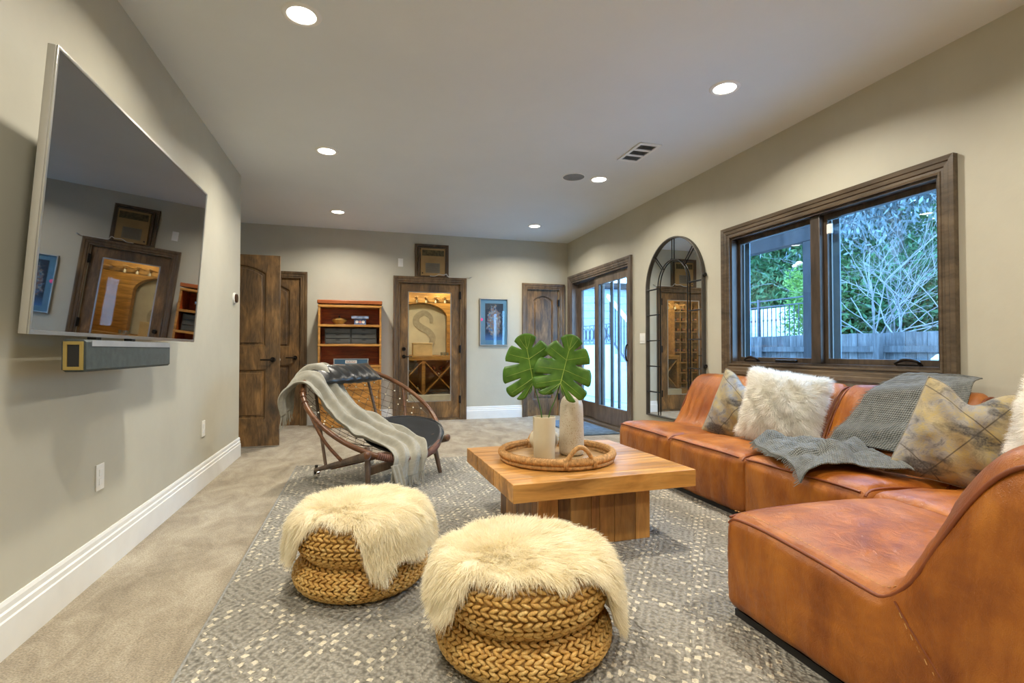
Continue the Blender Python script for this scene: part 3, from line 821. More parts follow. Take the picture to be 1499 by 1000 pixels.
def mirror():
    t = thing('arched_mirror', 'tall arched mirror with black iron window-style bars', 'mirror', (XR, 4.607, .31))
    yc, hw, zs, z0 = 4.607, .497, 1.713, .31
    def arch(h, d, n=40, zb=z0):
        p = [(XR - d, yc + h, zb)]
        for i in range(n + 1):
            a = PI * i / n
            p.append((XR - d, yc + h * math.cos(a), zs + h * math.sin(a)))
        p.append((XR - d, yc - h, zb)); return p
    lp = [(p[1], p[2]) for p in arch(hw - .004, 0)]
    O('glass', G().plate(lp, [], lambda a, b, c: (XR - c, a, b), .010, .016), M_MIRROR, t)
    lo = [(p[1], p[2]) for p in arch(hw + .008, 0, zb=z0 - .008)]; li = [(p[1], p[2]) for p in arch(hw - .007, 0, zb=z0 + .007)]
    O('frame', G().plate(lo, [li], lambda a, b, c: (XR - c, a, b), .001, .040, .002), plain('worn_grey_iron', (.075, .070, .062), .5, .3), t, 35)
    D = .030; hi = .265
    for s in (1, -1):
        O('bar', G().tube([(XR - D, yc + s * hi, z0 + .01), (XR - D, yc + s * hi, zs)], .0065, 8), M_IRON, t, 40)
    O('inner_arch', G().tube(arch(hi, D)[1:-1], .0065, 8), M_IRON, t, 60)
    for a in (45, 90, 135):
        c, s = math.cos(R(a)), math.sin(R(a))
        O('spoke', G().tube([(XR - D, yc + hi * c, zs + hi * s), (XR - D, yc + (hw - .01) * c, zs + (hw - .01) * s)], .006, 8), M_IRON, t, 40)
    for k in range(5):
        z = zs - .005 - k * .285
        for s in (1, -1):
            O('rung', G().tube([(XR - D, yc + s * hi, z), (XR - D, yc + s * (hw - .01), z)], .0055, 8), M_IRON, t, 40)
    for z in (1.75, .88):
        O('hanging_lug', G().cyl((XR - .02, yc - hw - .01, z), (XR - .02, yc - hw - .030, z), .018, n=12), M_IRON, t, 40)
mirror()

def art():
    t = thing('framed_picture', 'silver-framed floral picture with blue-grey mat on the far wall', 'picture', (1.906, YB, 1.103))
    x0, x1, z0, z1 = 1.686, 2.127, 1.103, 1.818
    pl = lambda a, b, c: (a, YB - c, b)
    O('frame', G().plate(rect(x0, z0, x1, z1), [rect(x0 + .014, z0 + .014, x1 - .014, z1 - .014)], pl, .001, .028, .003), M_SILVER, t, 35)
    O('mat', G().plate(rect(x0 + .012, z0 + .012, x1 - .012, z1 - .012), [rect(1.770, 1.185, 2.055, 1.745)], pl, .004, .012), plain('blue_grey_mat', (.19, .30, .38), .6, var=.08), t)
    m = Mat('floral_print', (.2, .2, .2), .5); v = m.coord()
    vo = m.nd('TexVoronoi', Scale=48.0); m.link(v, vo.inputs['Vector'])
    hs = m.nd('SeparateColor'); m.link(vo.outputs['Color'], hs.inputs[0])
    fl = m.ramp(hs.outputs[0], [(.0, (.42, .16, .09)), (.3, (.45, .26, .17)), (.5, (.25, .10, .12)), (.7, (.55, .45, .38)), (.9, (.14, .20, .30))])
    s = m.nd('SeparateXYZ'); m.link(v, s.inputs[0])
    dx = m.math('DIVIDE', m.math('SUBTRACT', s.outputs['X'], 1.912 - 1.906), .125); dz = m.math('DIVIDE', m.math('SUBTRACT', s.outputs['Z'], 1.46 - 1.103), .25)
    e = m.math('ADD', m.math('POWER', m.math('ABSOLUTE', dx), 2.0), m.math('POWER', m.math('ABSOLUTE', dz), 2.0))
    e = m.math('ADD', e, m.math('MULTIPLY_ADD', m.noise(v, 22, 5), 2.6, -1.3))
    k = m.ramp(e, [(.6, (1, 1, 1)), (1.0, (0, 0, 0))])
    low = m.ramp(s.outputs['Z'], [(.08, (.10, .20, .42)), (.20, (.045, .040, .055))])
    m.color(m.mix(k, low, fl))
    O('print', G().plate(rect(1.768, 1.183, 2.057, 1.747), [], pl, .003, .006), m.m, t)
    O('glazing', G().plate(rect(x0 + .013, z0 + .013, x1 - .013, z1 - .013), [], pl, .0150, .0165), M_GLASS, t)
    O('pink_disc', G().cyl((1.712, YB - .0168, 1.497), (1.712, YB - .019, 1.497), .024, .020, 16), plain('hot_pink', (.85, .08, .25), .5), t, 40)  # small flat pink disc in front of the glazing
art()

def framed_board():
    t = thing('framed_box', 'dark framed cardboard panel propped above the glazed door', 'frame', (.963, YB - .02, 2.112))
    pl = lambda a, b, c: (a, YB - c, b)
    x0, x1, z0, z1 = .716, 1.210, 2.113, 2.590
    mf = wood('dark_box_frame', (.06, .035, .018), (.11, .065, .030), (.16, .095, .042), 'z', .5)
    O('frame', G().plate(rect(x0, z0, x1, z1), [rect(x0 + .035, z0 + .02, x1 - .035, z1 - .035)], pl, .001, .030, .002), mf, t, 35)
    O('inner_frame', G().plate(rect(x0 + .045, z0 + .002, x1 - .040, z1 - .045), [rect(x0 + .07, z0 + .02, x1 - .065, z1 - .07)], pl, .012, .040, .002), mf, t, 35)
    cb = plain('kraft_board', (.32, .20, .075), .8, var=.12, scale=6)
    O('board', G().box(.798, 1.150, YB - .055, YB - .012, 2.125, 2.525), cb, t, bevel=.003)
    O('smudged_strip', G().box(.815, 1.135, YB - .0565, YB - .055, 2.415, 2.50), plain('smudged_ink', (.085, .065, .025), .8, var=.7, scale=26), t)
    O('grey_window', G().box(.865, 1.075, YB - .057, YB - .055, 2.165, 2.310), plain('grey_print', (.17, .145, .10), .6, var=.1), t)
    g = G()
    for k in range(8): g.box(.880, 1.060, YB - .0585, YB - .057, 2.178 + k * .016, 2.183 + k * .016)
    O('grille_line', g, plain('grille_print', (.11, .09, .06), .6), t)
    O('screw', G().cyl((.822, YB - .057, 2.16), (.822, YB - .055, 2.16), .010, n=10), M_BRONZE, t)
    c = thing('cable', 'thin white cable trailing along the top of the glazed door casing', 'cable', (1.2, YB - .03, 2.112))
    O('wire', G().tube(spline([(.93, YB - .062, 2.120), (1.00, YB - .066, 2.119), (1.06, YB - .060, 2.145), (1.13, YB - .062, 2.140), (1.17, YB - .062, 2.155), (1.20, YB - .052, 2.120), (1.26, YB - .036, 2.117), (1.40, YB - .024, 2.118), (1.50, YB - .02, 2.116), (1.53, YB - .02, 2.122)], 60), .0045, 6), plain('pale_cable', (.62, .60, .56), .5), c, 60)
    O('plug', G().tube([(1.525, YB - .02, 2.121), (1.552, YB - .02, 2.133)], .009, 8), M_SILVER, c, 40)
framed_board()

# ------------------------------------------------------------------ bookcase and what stands on it
def bookcase():
    x0, x1, yf, yb = -.575, .232, 7.12, 7.475
    t = thing('bookcase', 'stacked honey-oak bookcase with red interior and open shelves', 'bookcase', (-.17, 7.3, 0))
    O('crown', G().box(x0 - .012, x1 + .012, yf - .015, yb, 1.650, 1.700), M_CROWN, t, bevel=.008)
    O('back', G().box(x0 + .01, x1 - .01, yb - .015, yb, .07, 1.648), M_CHERRY, t)
    Z = [1.62, 1.360, 1.100, .815, .515, .225]
    for a, b in zip(Z[:-1], Z[1:]):
        for s in (0, 1):
            xa = x0 if s == 0 else x1 - .024
            O('side', G().box(xa, xa + .024, yf, yb - .016, b + .016, a - .016), M_CHERRY, t, bevel=.002)
            O('stile', G().box(xa, xa + .026, yf - .010, yf - .0005, b + .016, a - .016), M_OAK, t, bevel=.002)
    for i, z in enumerate(Z):
        O('shelf', G().box(x0 - .004, x1 + .004, yf - .014, yb - .016, z - .0155, z + .0155), M_OAK, t, bevel=.004)
    for a, b in ((.815, .515), (.515, .225)):
        d = O('door', G().box(x0 + .028, x1 - .028, yf - .006, yf + .012, b + .018, a - .018), M_OAK, t, bevel=.003)
        O('knob', G().cyl((-.17, yf - .020, b + .05), (-.17, yf - .006, b + .05), .009, .007, 12), M_BRONZE, d, 40)
    O('label_holder', G().box(-.225, -.135, yf - .010, yf - .006, .60, .645), plain('dark_label', (.10, .045, .015), .5), t)
    O('base', G().box(x0 - .008, x1 + .008, yf - .012, yb, .002, .208), M_OAK, t, bevel=.005)
    sh = lambda i: Z[i] + .0157
    # contents
    b = thing('lidded_bowl', 'small yellow lidded bowl on the top shelf of the bookcase', 'bowl', (-.315, 7.26, sh(1)))
    mb = plain('ochre_ceramic', (.34, .22, .06), .35, var=.3, scale=20)
    O('body', G().lathe([(0, 0), (.045, 0), (.060, .015), (.092, .050), (.098, .066), (.090, .068), (0, .060)], 28), mb, b, 50, w=False)
    O('lid', G().lathe([(.096, .069), (.080, .084), (.03, .094), (0, .095)], 28), mb, b, 50, w=False)
    O('knob', G().lathe([(0, .095), (.010, .096), (.009, .106), (.014, .115), (.010, .124), (0, .126)], 14), plain('dark_knob', (.06, .03, .02), .4), b, 50, w=False)
    b = thing('lidded_tin', 'blue and white square lidded tin on the top shelf of the bookcase', 'tin', (-.045, 7.25, sh(1)))
    O('body', G().box(-.078, .078, -.06, .06, 0, .082), plain('blue_tin', (.10, .17, .36), .35, var=.4, scale=24), b, bevel=.006, w=False)
    O('lid', G().box(-.115, .115, -.085, .085, .0825, .122), plain('blue_white_lid', (.22, .30, .45), .35, var=.5, scale=20), b, bevel=.008, w=False)
    for i, x in enumerate((-.042, 0, .042)):
        O('medallion', G().cyl((x, -.0605, .042), (x, -.064, .042), .020, n=14), plain('medallion_' + 'abc'[i], ((.7, .7, .68), (.55, .25, .22), (.7, .7, .68))[i], .5), b, 40, w=False)
    for (xa, xb, lab) in ((-.492, -.166, 'left'), (-.162, .170, 'right')):
        t2 = thing('drawer_organizer', 'dark grey three-drawer organizer, the %s one of the pair on the bookcase' % lab, 'organizer', ((xa + xb) / 2, 7.27, sh(2)), 0, 'drawer organizers on the bookcase')
        w2 = (xb - xa) / 2
        md = plain('charcoal_drawer', (.060, .062, .056), .6, var=.15)
        O('case', G().plate(rect(-w2, 0, w2, .210), [rect(-w2 + .008, .006 + .068 * k, w2 - .008, .006 + .068 * k + .062) for k in range(3)], lambda u, v, q: (u, q, v), -.11, .11), md, t2, w=False)
        for k in range(3):
            d = O('drawer', G().box(-w2 + .010, w2 - .010, -.118, .10, .008 + .068 * k, .066 + .068 * k), md, t2, bevel=.003, w=False)
            O('pull', G().ell((0, -.1185, .058 + .068 * k), ((1, 0, 0), (0, 1, 0), (0, 0, 1)), (.030, .0025, .012), 10, 6), M_BLACK, d, 60, w=False)
    b = thing('game_box', 'flat blue box with a pale label on the third shelf of the bookcase', 'box', (-.158, 7.26, sh(3)))
    O('body', G().box(-.222, .222, -.11, .11, 0, .088), plain('navy_blue_card', (.035, .095, .165), .5), b, bevel=.003, w=False)
    O('trim', G().plate(rect(-.224, .0, .224, .088), [rect(-.210, .010, .210, .078)], lambda u, v, q: (u, q, v), -.113, -.1105), plain('grey_card_edge', (.28, .30, .30), .5), b, w=False)
    O('label', G().box(-.075, .075, -.1125, -.1105, .024, .066), plain('pale_label', (.60, .60, .57), .5), b, w=False)
    g = G()
    for k, h in enumerate((.020, .014, .020, .013, .019, .014, .020)): g.box(-.058 + k * .017, -.048 + k * .017, -.1135, -.1126, .034, .034 + h)
    O('lettering', g, plain('rust_print', (.30, .16, .15), .6), b, w=False)
bookcase()

# ------------------------------------------------------------------ rugs
rg = thing('area_rug', 'large grey and cream diamond-pattern rug under the seating', 'rug', (1.1, 2.5, 0))
def rug_geo():
    nx, ny = 60, 80; X = np.linspace(-.555, 2.80, nx); Y = np.linspace(.15, 4.82, ny)
    P = np.array([[(x, y, .013 + .0015 * fbm((x, y, 0), 3)) for y in Y] for x in X])
    g = G().grid(P)
    g.box(-.555, 2.80, .15, 4.82, .0006, .0105)
    return g
O('pile', rug_geo(), M_RUG, rg, 60)
O('binding', G().tube([(-.557, .15, .008), (-.557, 4.822, .008), (2.80, 4.822, .008), (2.80, .15, .008)], .0075, 8), plain('grey_binding', (.28, .28, .26), .9, var=.2, scale=60, bump=.5), rg, 60)

mt = thing('door_mat', 'blue-grey ribbed door mat inside the sliding door', 'mat', (2.77, 6.26, 0))
O('backing', G().box(2.48, 3.05, 5.62, 6.90, .0006, .008), plain('mat_backing', (.06, .085, .11), .9), mt, bevel=.002)
g = G()
for k in range(46):
    y = 5.64 + k * .0275
    g.tube(spline([(2.49, y, .009), (2.68, y + .012, .010), (2.86, y - .006, .010), (3.04, y + .008, .009)], 8), .0085, 6)
tag(O('rib', g, plain('blue_grey_rib', (.13, .19, .25), .9, var=.3, scale=14, bump=.4), mt, 60), kind='stuff')

# ------------------------------------------------------------------ coffee table
RZ = .0135
tb = thing('coffee_table', 'low square reclaimed-teak coffee table on a block base', 'table', (1.165, 2.765, RZ), R(1.9))
ws = [.095, .13, .11, .12, .09, .135, .10, .17]
y = -.475
for i, w_ in enumerate(ws):
    w_ = w_ * .95 / sum(ws)
    O('plank', G().box(-.508 + .001 * (i % 3), .508 - .001 * ((i * 2) % 3), y + .0006, y + w_ - .0006, .300, .388 + .0006 * (i % 2)), M_TEAK, tb, bevel=.0025, w=False)
    y += w_
wz = [.11, .07, .12, .05, .09, .13, .09]
for face in range(4):
    p = -.325
    for i, w_ in enumerate(wz if face % 2 == 0 else wz[::-1]):
        w_ = w_ * .65 / sum(wz); a, b = p + .0008, p + w_ - .0008; d = .0025 * ((i * 3 + face) % 3); p += w_
        k0, k1 = -.325 - d, -.30
        if face in (1, 3) and i == 0: a += .026
        if face in (1, 3) and i == len(wz) - 1: b -= .026
        bx_ = {0: (a, b, k0, k1), 2: (a, b, -k1, -k0), 1: (-k1, -k0, a, b), 3: (k0, k1, a, b)}[face]
        O('upright_plank', G().box(*bx_, .0005, .2995), M_TEAKZ, tb, bevel=.002, w=False)
TT = RZ + .3895

def tray():
    c = (1.08, 2.762, TT)
    t = thing('rope_tray', 'round seagrass rope tray with two arched handles on the coffee table', 'tray', c, R(0))
    rr = .318
    O('board', G().lathe([(0, .004), (.31, .004), (.312, .012), (0, .012)], 48), M_TRAY, t, 50, w=False)
    def ring(r, z, tk, twist=.0):
        return [(r * math.cos(a), r * math.sin(a), z) for a in np.linspace(0, 2 * PI, 96, endpoint=False)]
    O('lower_rope', G().tube(ring(rr, .014, 0), .0135, 8, True), M_ROPE, t, 80, w=False)
    g = G().tube(ring(rr + .002, .043, 0), .019, 10, True)
    O('rim_rope', g, M_ROPE, t, 80, w=False)
    g = G()
    for k in range(150):
        a = 2 * PI * k / 150; q = np.array([rr * math.cos(a), rr * math.sin(a), .043]); e = np.array([math.cos(a), math.sin(a), 0]); tt = np.array([-math.sin(a), math.cos(a), 0])
        g.tube([q + (.0195 * (math.cos(b) * e + math.sin(b) * np.array([0, 0, 1]))) + tt * .010 * (b / 2.2) for b in np.linspace(-2.2, 2.6, 8)], .0036, 4)
    tag(O('wrapping', g, M_ROPE, t, 80, w=False), kind='stuff')
    for a0 in (R(-90 + 1), R(90 - 1)):
        pts = []
        for b in np.linspace(-.05, 1.05, 22):
            s = (b - .5) * .50; zz = .030 + .092 * max(0, math.sin(PI * min(max(b, 0), 1))) ** .8
            r_ = rr + .006
            pts.append((r_ * math.cos(a0 + s), r_ * math.sin(a0 + s), zz))
        O('handle', G().tube(pts, .0125, 8), M_ROPE, t, 60, w=False)
        for s in (-.25, .25):
            g = G()
            cc = np.array([(rr) * math.cos(a0 + s), rr * math.sin(a0 + s), .034])
            for dz in range(3):
                g.tube([cc + .026 * np.array([math.cos(b) * math.cos(a0 + s) * .95, math.cos(b) * math.sin(a0 + s) * .95, math.sin(b) * 1.1]) + np.array([-math.sin(a0 + s), math.cos(a0 + s), 0]) * (dz - 1) * .008 for b in np.linspace(0, 2 * PI, 14, endpoint=False)], .0045, 5, True)
            O('lashing', g, M_ROPE, t, 60, w=False)
    z = TT + .0125
    v = thing('cylinder_vase', 'plain cream cylinder vase holding two leaves, on the rope tray', 'vase', (.99, 2.725, z))
    O('body', G().lathe([(0, .001), (.058, .001), (.060, .004), (.063, .12), (.0645, .238), (.0620, .239), (.0595, .12), (.057, .010), (0, .010)], 40), M_VASE, v, 50, w=False)
    v = thing('bottle_vase', 'tall speckled stoneware bottle vase on the rope tray', 'vase', (1.185, 2.79, z))
    O('body', G().lathe([(0, .001), (.058, .001), (.069, .006), (.0735, .03), (.0725, .12), (.070, .24), (.067, .295), (.058, .325), (.040, .345), (.022, .355), (.017, .362), (.017, .374), (.013, .375), (.012, .355), (0, .340)], 40), M_SPECK, v, 60, w=False)
    v = thing('round_jar', 'round cream jar half hidden behind the cream cylinder vase', 'jar', (1.063, 2.930, z))
    O('body', G().lathe([(0, .001), (.045, .001), (.070, .02), (.088, .055), (.090, .075), (.082, .105), (.060, .128), (.040, .135), (.036, .133), (.05, .12), (0, .11)], 36), M_VASE, v, 60, w=False)
    O('knob', G().ell((.093, -.012, .07), ((1, 0, 0), (0, 1, 0), (0, 0, 1)), (.012, .012, .014)), plain('brass_knob', (.25, .19, .06), .4, .5), v, 60, w=False)
tray()

def monstera(name_label, base, tip, side_w, stem_pts, nrm, seed):
    rs = random.Random(seed)
    base = np.array(base); tip = np.array(tip); V = tip - base; Lh = np.linalg.norm(V); V /= Lh
    N = np.array(nrm, float); N -= V * (N @ V); N /= np.linalg.norm(N); U = np.cross(V, N)
    out = spline([(0.0, 1.0), (.30, .93), (.62, .74), (.88, .46), (1.0, .14), (.95, -.10), (.74, -.27), (.42, -.31), (.14, -.20), (.02, -.05)], 200)
    t = thing('monstera_leaf', name_label, 'leaf', tuple(stem_pts[0]))
    def pos(x, y, s):
        z = .10 * x * x * -1.0 + .02 * math.sin(6 * y + seed) + .03 * y
        return base + U * s * x * side_w + V * y * Lh + N * (z * side_w)
    blade = G(); vein = G()
    nf = 6
    for s in (1, -1):
        br = np.linspace(0, 199, nf + 1)
        for k in range(nf):
            i0, i1 = br[k], br[k + 1]
            rows = []
            for q in np.linspace(0, 1, 8):
                row = []
                for e in np.linspace(0, 1, 9):
                    gap = 0.0 if e < .40 else .12 * ((e - .40) / .60) ** .7
                    if k == 0: lo, hi = 0.0, 1 - gap
                    else: lo, hi = gap, 1 - gap
                    qq = lo + (hi - lo) * q
                    a = i0 + (i1 - i0) * qq; ia = int(min(198, a)); fr = a - ia
                    E = out[ia] * (1 - fr) + out[min(199, ia + 1)] * fr
                    sy = max(0.0, 1 - a / 130.0) * .78
                    ee = e * (1 - .055 * (abs(2 * q - 1) ** 4) * e)
                    O0 = np.array([0.0, sy])
                    p = O0 + (E - O0) * ee
                    w_ = .035 * math.sin(PI * q) * e
                    pt = pos(p[0], p[1], s) + N * (w_ * side_w * .8)
                    row.append(pt)
                rows.append(row)
            blade.grid(rows)
            mid = [np.array(r) for r in rows[4]]
            vein.tube([p + N * .0014 for p in mid[:8]], np.linspace(.0013, .0005, 8), 4)
    vein.tube([base + V * y * Lh + N * (.0016 + side_w * (.03 * y + .02 * math.sin(6 * y + seed))) for y in np.linspace(0, .95, 14)], np.linspace(.0026, .0006, 14), 6)
    b = O('blade', blade, M_LEAF, t, 60, weld=True)
    so = b.modifiers.new('thick', 'SOLIDIFY'); so.thickness = .0012; so.offset = 0
    O('vein', vein, M_VEIN, t, 60)
    O('stem', G().tube(spline(stem_pts[::1] + [tuple(base)], 24), np.linspace(.0042, .0030, 24), 8), M_STEM, t, 60)
zv = TT + .03
monstera('monstera leaf at left with its stem in the cream cylinder vase', (.915, 2.700, .853), (.868, 2.72, 1.128), .165, [(.985, 2.735, zv), (.975, 2.722, .64), (.945, 2.705, .76)], (-.30, -.93, .22), 1)
monstera('monstera leaf at right overlapping the left one, its stem in the cream cylinder vase', (1.050, 2.625, .849), (1.128, 2.63, 1.120), .165, [(.998, 2.725, zv), (1.008, 2.700, .65), (1.032, 2.655, .76)], (-.22, -.95, .25), 2)
# ------------------------------------------------------------------ fur
def fur(name, rows, n, length, mat, parent, comb, stiff=.55, grav=.35, width=.0012, jit=.35, seed=3, nrm_sign=1, keep=None):
    """real tapered strands rooted on a grid surface; comb(p) gives the lay direction"""
    r = np.random.default_rng(seed)
    P = np.asarray(rows, float); a, b = P.shape[:2]
    du = P[1:, :-1] - P[:-1, :-1]; dv = P[:-1, 1:] - P[:-1, :-1]
    nn = np.cross(du, dv); ar = np.linalg.norm(nn, axis=2); w = ar.ravel() / ar.sum()
    c = r.choice(len(w), n, p=w); i, j = c // (b - 1), c % (b - 1); u = r.random(n)[:, None]; v = r.random(n)[:, None]
    p = P[i, j] * (1 - u) * (1 - v) + P[i + 1, j] * u * (1 - v) + P[i, j + 1] * (1 - u) * v + P[i + 1, j + 1] * u * v
    N = nn[i, j] / (ar[i, j][:, None] + 1e-12) * nrm_sign
    C = comb(p)
    # clumping: strands lean with a smooth random field
    f = np.array([noise.noise_vector(Vector(q * 22)) for q in p]); J = r.normal(0, 1, (n, 3))
    D = N * stiff + C * (1 - stiff) + f * .30 + J * jit * .30
    D /= np.linalg.norm(D, axis=1)[:, None]
    L = length * r.uniform(.65, 1.1, n)[:, None]
    if keep is not None: L = L * keep(p)[:, None]
    S = np.cross(D, r.normal(0, 1, (n, 3))); S /= np.linalg.norm(S, axis=1)[:, None]
    T = np.array([0, .35, .7, 1.0]); WW = np.array([1.0, 1.05, .75, .12]) * width
    gv = np.array([0, 0, -1.0])
    V = np.empty((n, 4, 2, 3))
    for k, (t, ww) in enumerate(zip(T, WW)):
        q = p - N * .002 + L * (D * t + (gv * grav + C * .25 + f * .15) * t * t)
        V[:, k, 0] = q - S * ww; V[:, k, 1] = q + S * ww
    V = V.reshape(-1, 3)
    base = (np.arange(n) * 8)[:, None, None]
    q = np.array([[0, 1, 3, 2], [2, 3, 5, 4], [4, 5, 7, 6]])[None] + base
    o = fast(name, V, q.reshape(-1, 4), mat, parent)
    o['kind'] = 'stuff'
    return o

# ------------------------------------------------------------------ woven poufs
def pouf(label, cx, cy, R_, H_, seed):
    t = thing('woven_pouf', label, 'pouf', (cx, cy, RZ), 0, 'woven poufs')
    rs = random.Random(seed)
    tiers = [(H_ * .205, R_, H_ * .21), (H_ * .69, R_ * .975, H_ * .30)]
    for zc, Ro, b in tiers:
        a = .10; rc = Ro - a
        core = [(rc + (a - .012) * math.cos(p), zc + (b - .010) * math.sin(p)) for p in np.linspace(-PI / 2, PI / 2, 14)]
        core = [(0, core[0][1])] + core + [(0, core[-1][1])]
        o = O('tier', G().lathe(core, 40), M_STRAW, t, 60, w=False)
        g = G()
        phs = np.linspace(-1.30, 1.42, 9)
        for k, ph in enumerate(phs):
            r = rc + a * math.cos(ph) - .003; z = zc + b * math.sin(ph)
            pr = np.array([-a * math.sin(ph), b * math.cos(ph)]); pr /= np.linalg.norm(pr)      # along the profile
            n = max(10, int(2 * PI * r / .0285)); off = rs.random()
            for q in range(n):
                th = 2 * PI * (q + off) / n
                e = np.array([math.cos(th), math.sin(th), 0]); tt = np.array([-math.sin(th), math.cos(th), 0]); up = e * pr[0] + np.array([0, 0, 1.]) * pr[1]; nr = np.cross(tt, up)
                for s in (1, -1):
                    c = e * r + np.array([0, 0, z]) + up * s * .0068 + nr * rs.uniform(-.001, .0015)
                    d = tt + up * s * (.42 + rs.uniform(-.08, .08))
                    g.ell(c, (d, np.cross(d, nr), nr), (.0185, .0068 * rs.uniform(.9, 1.15), .0078), 6, 4)
        ob = O('braid', g, M_STRAW, o, 179, w=False, flip=False); ob['kind'] = 'stuff'
    O('top', G().lathe([(0, H_ - .004), (R_ - .115, H_ - .004), (R_ - .10, H_ - .012)], 40), M_STRAW, t, 60, w=False)
    return t

def sheepskin(label, cx, cy, R_, H_, hang, n, seed, length=.058):
    zt = RZ + H_ + .006
    t = thing('sheepskin', label, 'sheepskin', (cx, cy, zt), 0, 'sheepskins on the poufs')
    ks = sorted(hang); A = [k for k, _ in ks]; B = [v for _, v in ks]
    A = [A[-1] - 360] + A + [A[0] + 360]; B = [B[-1]] + B + [B[0]]
    q = .075; r1 = R_ - q + .012; arc = q * PI / 2
    rows = []; rows2 = []
    for i in range(97):
        th = -180 + 360 * i / 96
        h = float(np.interp(th, A, B)) + .012 * math.sin(th * .19 + seed)
        Lt = r1 + arc + h
        row = []
        for s in np.linspace(0.0, 1, 30):
            L = Lt * s
            if L < r1: r, z = L, 0.0
            elif L < r1 + arc:
                ph = (L - r1) / q; r, z = r1 + q * math.sin(ph), -q * (1 - math.cos(ph))
            else:
                d = L - r1 - arc; r, z = r1 + q + .10 * d, -q - d
            x, y = r * math.cos(R(th)), r * math.sin(R(th))
            z += .010 * fbm((x + seed, y, z), 7) * min(1, s * 3)
            row.append((cx + x, cy + y, zt + z))
        rows.append(row)
    sk = O('skin', G().grid(rows), M_FUR, t, 80)
    so = sk.modifiers.new('thick', 'SOLIDIFY'); so.thickness = .006; so.offset = -1
    def comb(p):
        d = p - np.array([cx, cy, 0]); d[:, 2] = 0; l = np.linalg.norm(d, axis=1)[:, None]
        o = d / (l + 1e-6) * np.clip(l / (.45 * R_), 0, 1); k = np.clip((l - .5 * R_) / (.5 * R_), 0, 1)
        return o * (1 - .75 * k) + np.array([0, 0, -1.0]) * k * .9 + np.array([.55, -.40, 0]) * (1 - k)
    fur('fleece', rows, n, length, M_FUR, t, comb, .40, .14, .0008, .5, seed, -1)
    return t

pouf('woven banana-leaf pouf beside the coffee table, the farther of the two', 0.0, 2.37, .285, .338, 1)
pouf('woven banana-leaf pouf nearest the camera', .54, 1.70, .300, .338, 2)
sheepskin('cream sheepskin draped over the farther woven pouf', 0.0, 2.37, .285, .338,
          [(-180, .05), (-165, .11), (-150, .09), (-140, -.05), (-125, -.08), (-108, -.07), (-96, -.04), (-86, .11), (-74, .15), (-62, .08), (-45, .09), (-20, .09), (10, .08), (60, .03), (110, .02), (150, .02)], 46000, 4, .040)
sheepskin('cream sheepskin draped over the woven pouf nearest the camera', .54, 1.70, .300, .338,
          [(-180, .05), (-165, .10), (-152, .06), (-142, -.06), (-120, -.085), (-100, -.08), (-80, -.07), (-62, -.05), (-50, .0), (-42, .14), (-30, .17), (-18, .17), (-8, .21), (4, .20), (16, .10), (60, .03), (110, .02), (150, .03)], 56000, 5, .044)

# ------------------------------------------------------------------ leather sofa
def interp(pts):
    P = spline(pts, 160)
    o = np.argsort(P[:, 0]); X, Y = P[o, 0], P[o, 1]
    return lambda d: float(np.interp(d, X, Y))
PROF = [(0, .375), (.05, .390), (.20, .392), (.40, .378), (.56, .360), (.63, .362), (.70, .43), (.76, .54), (.83, .665), (.89, .745), (.95, .785), (1.02, .788), (1.06, .770)]

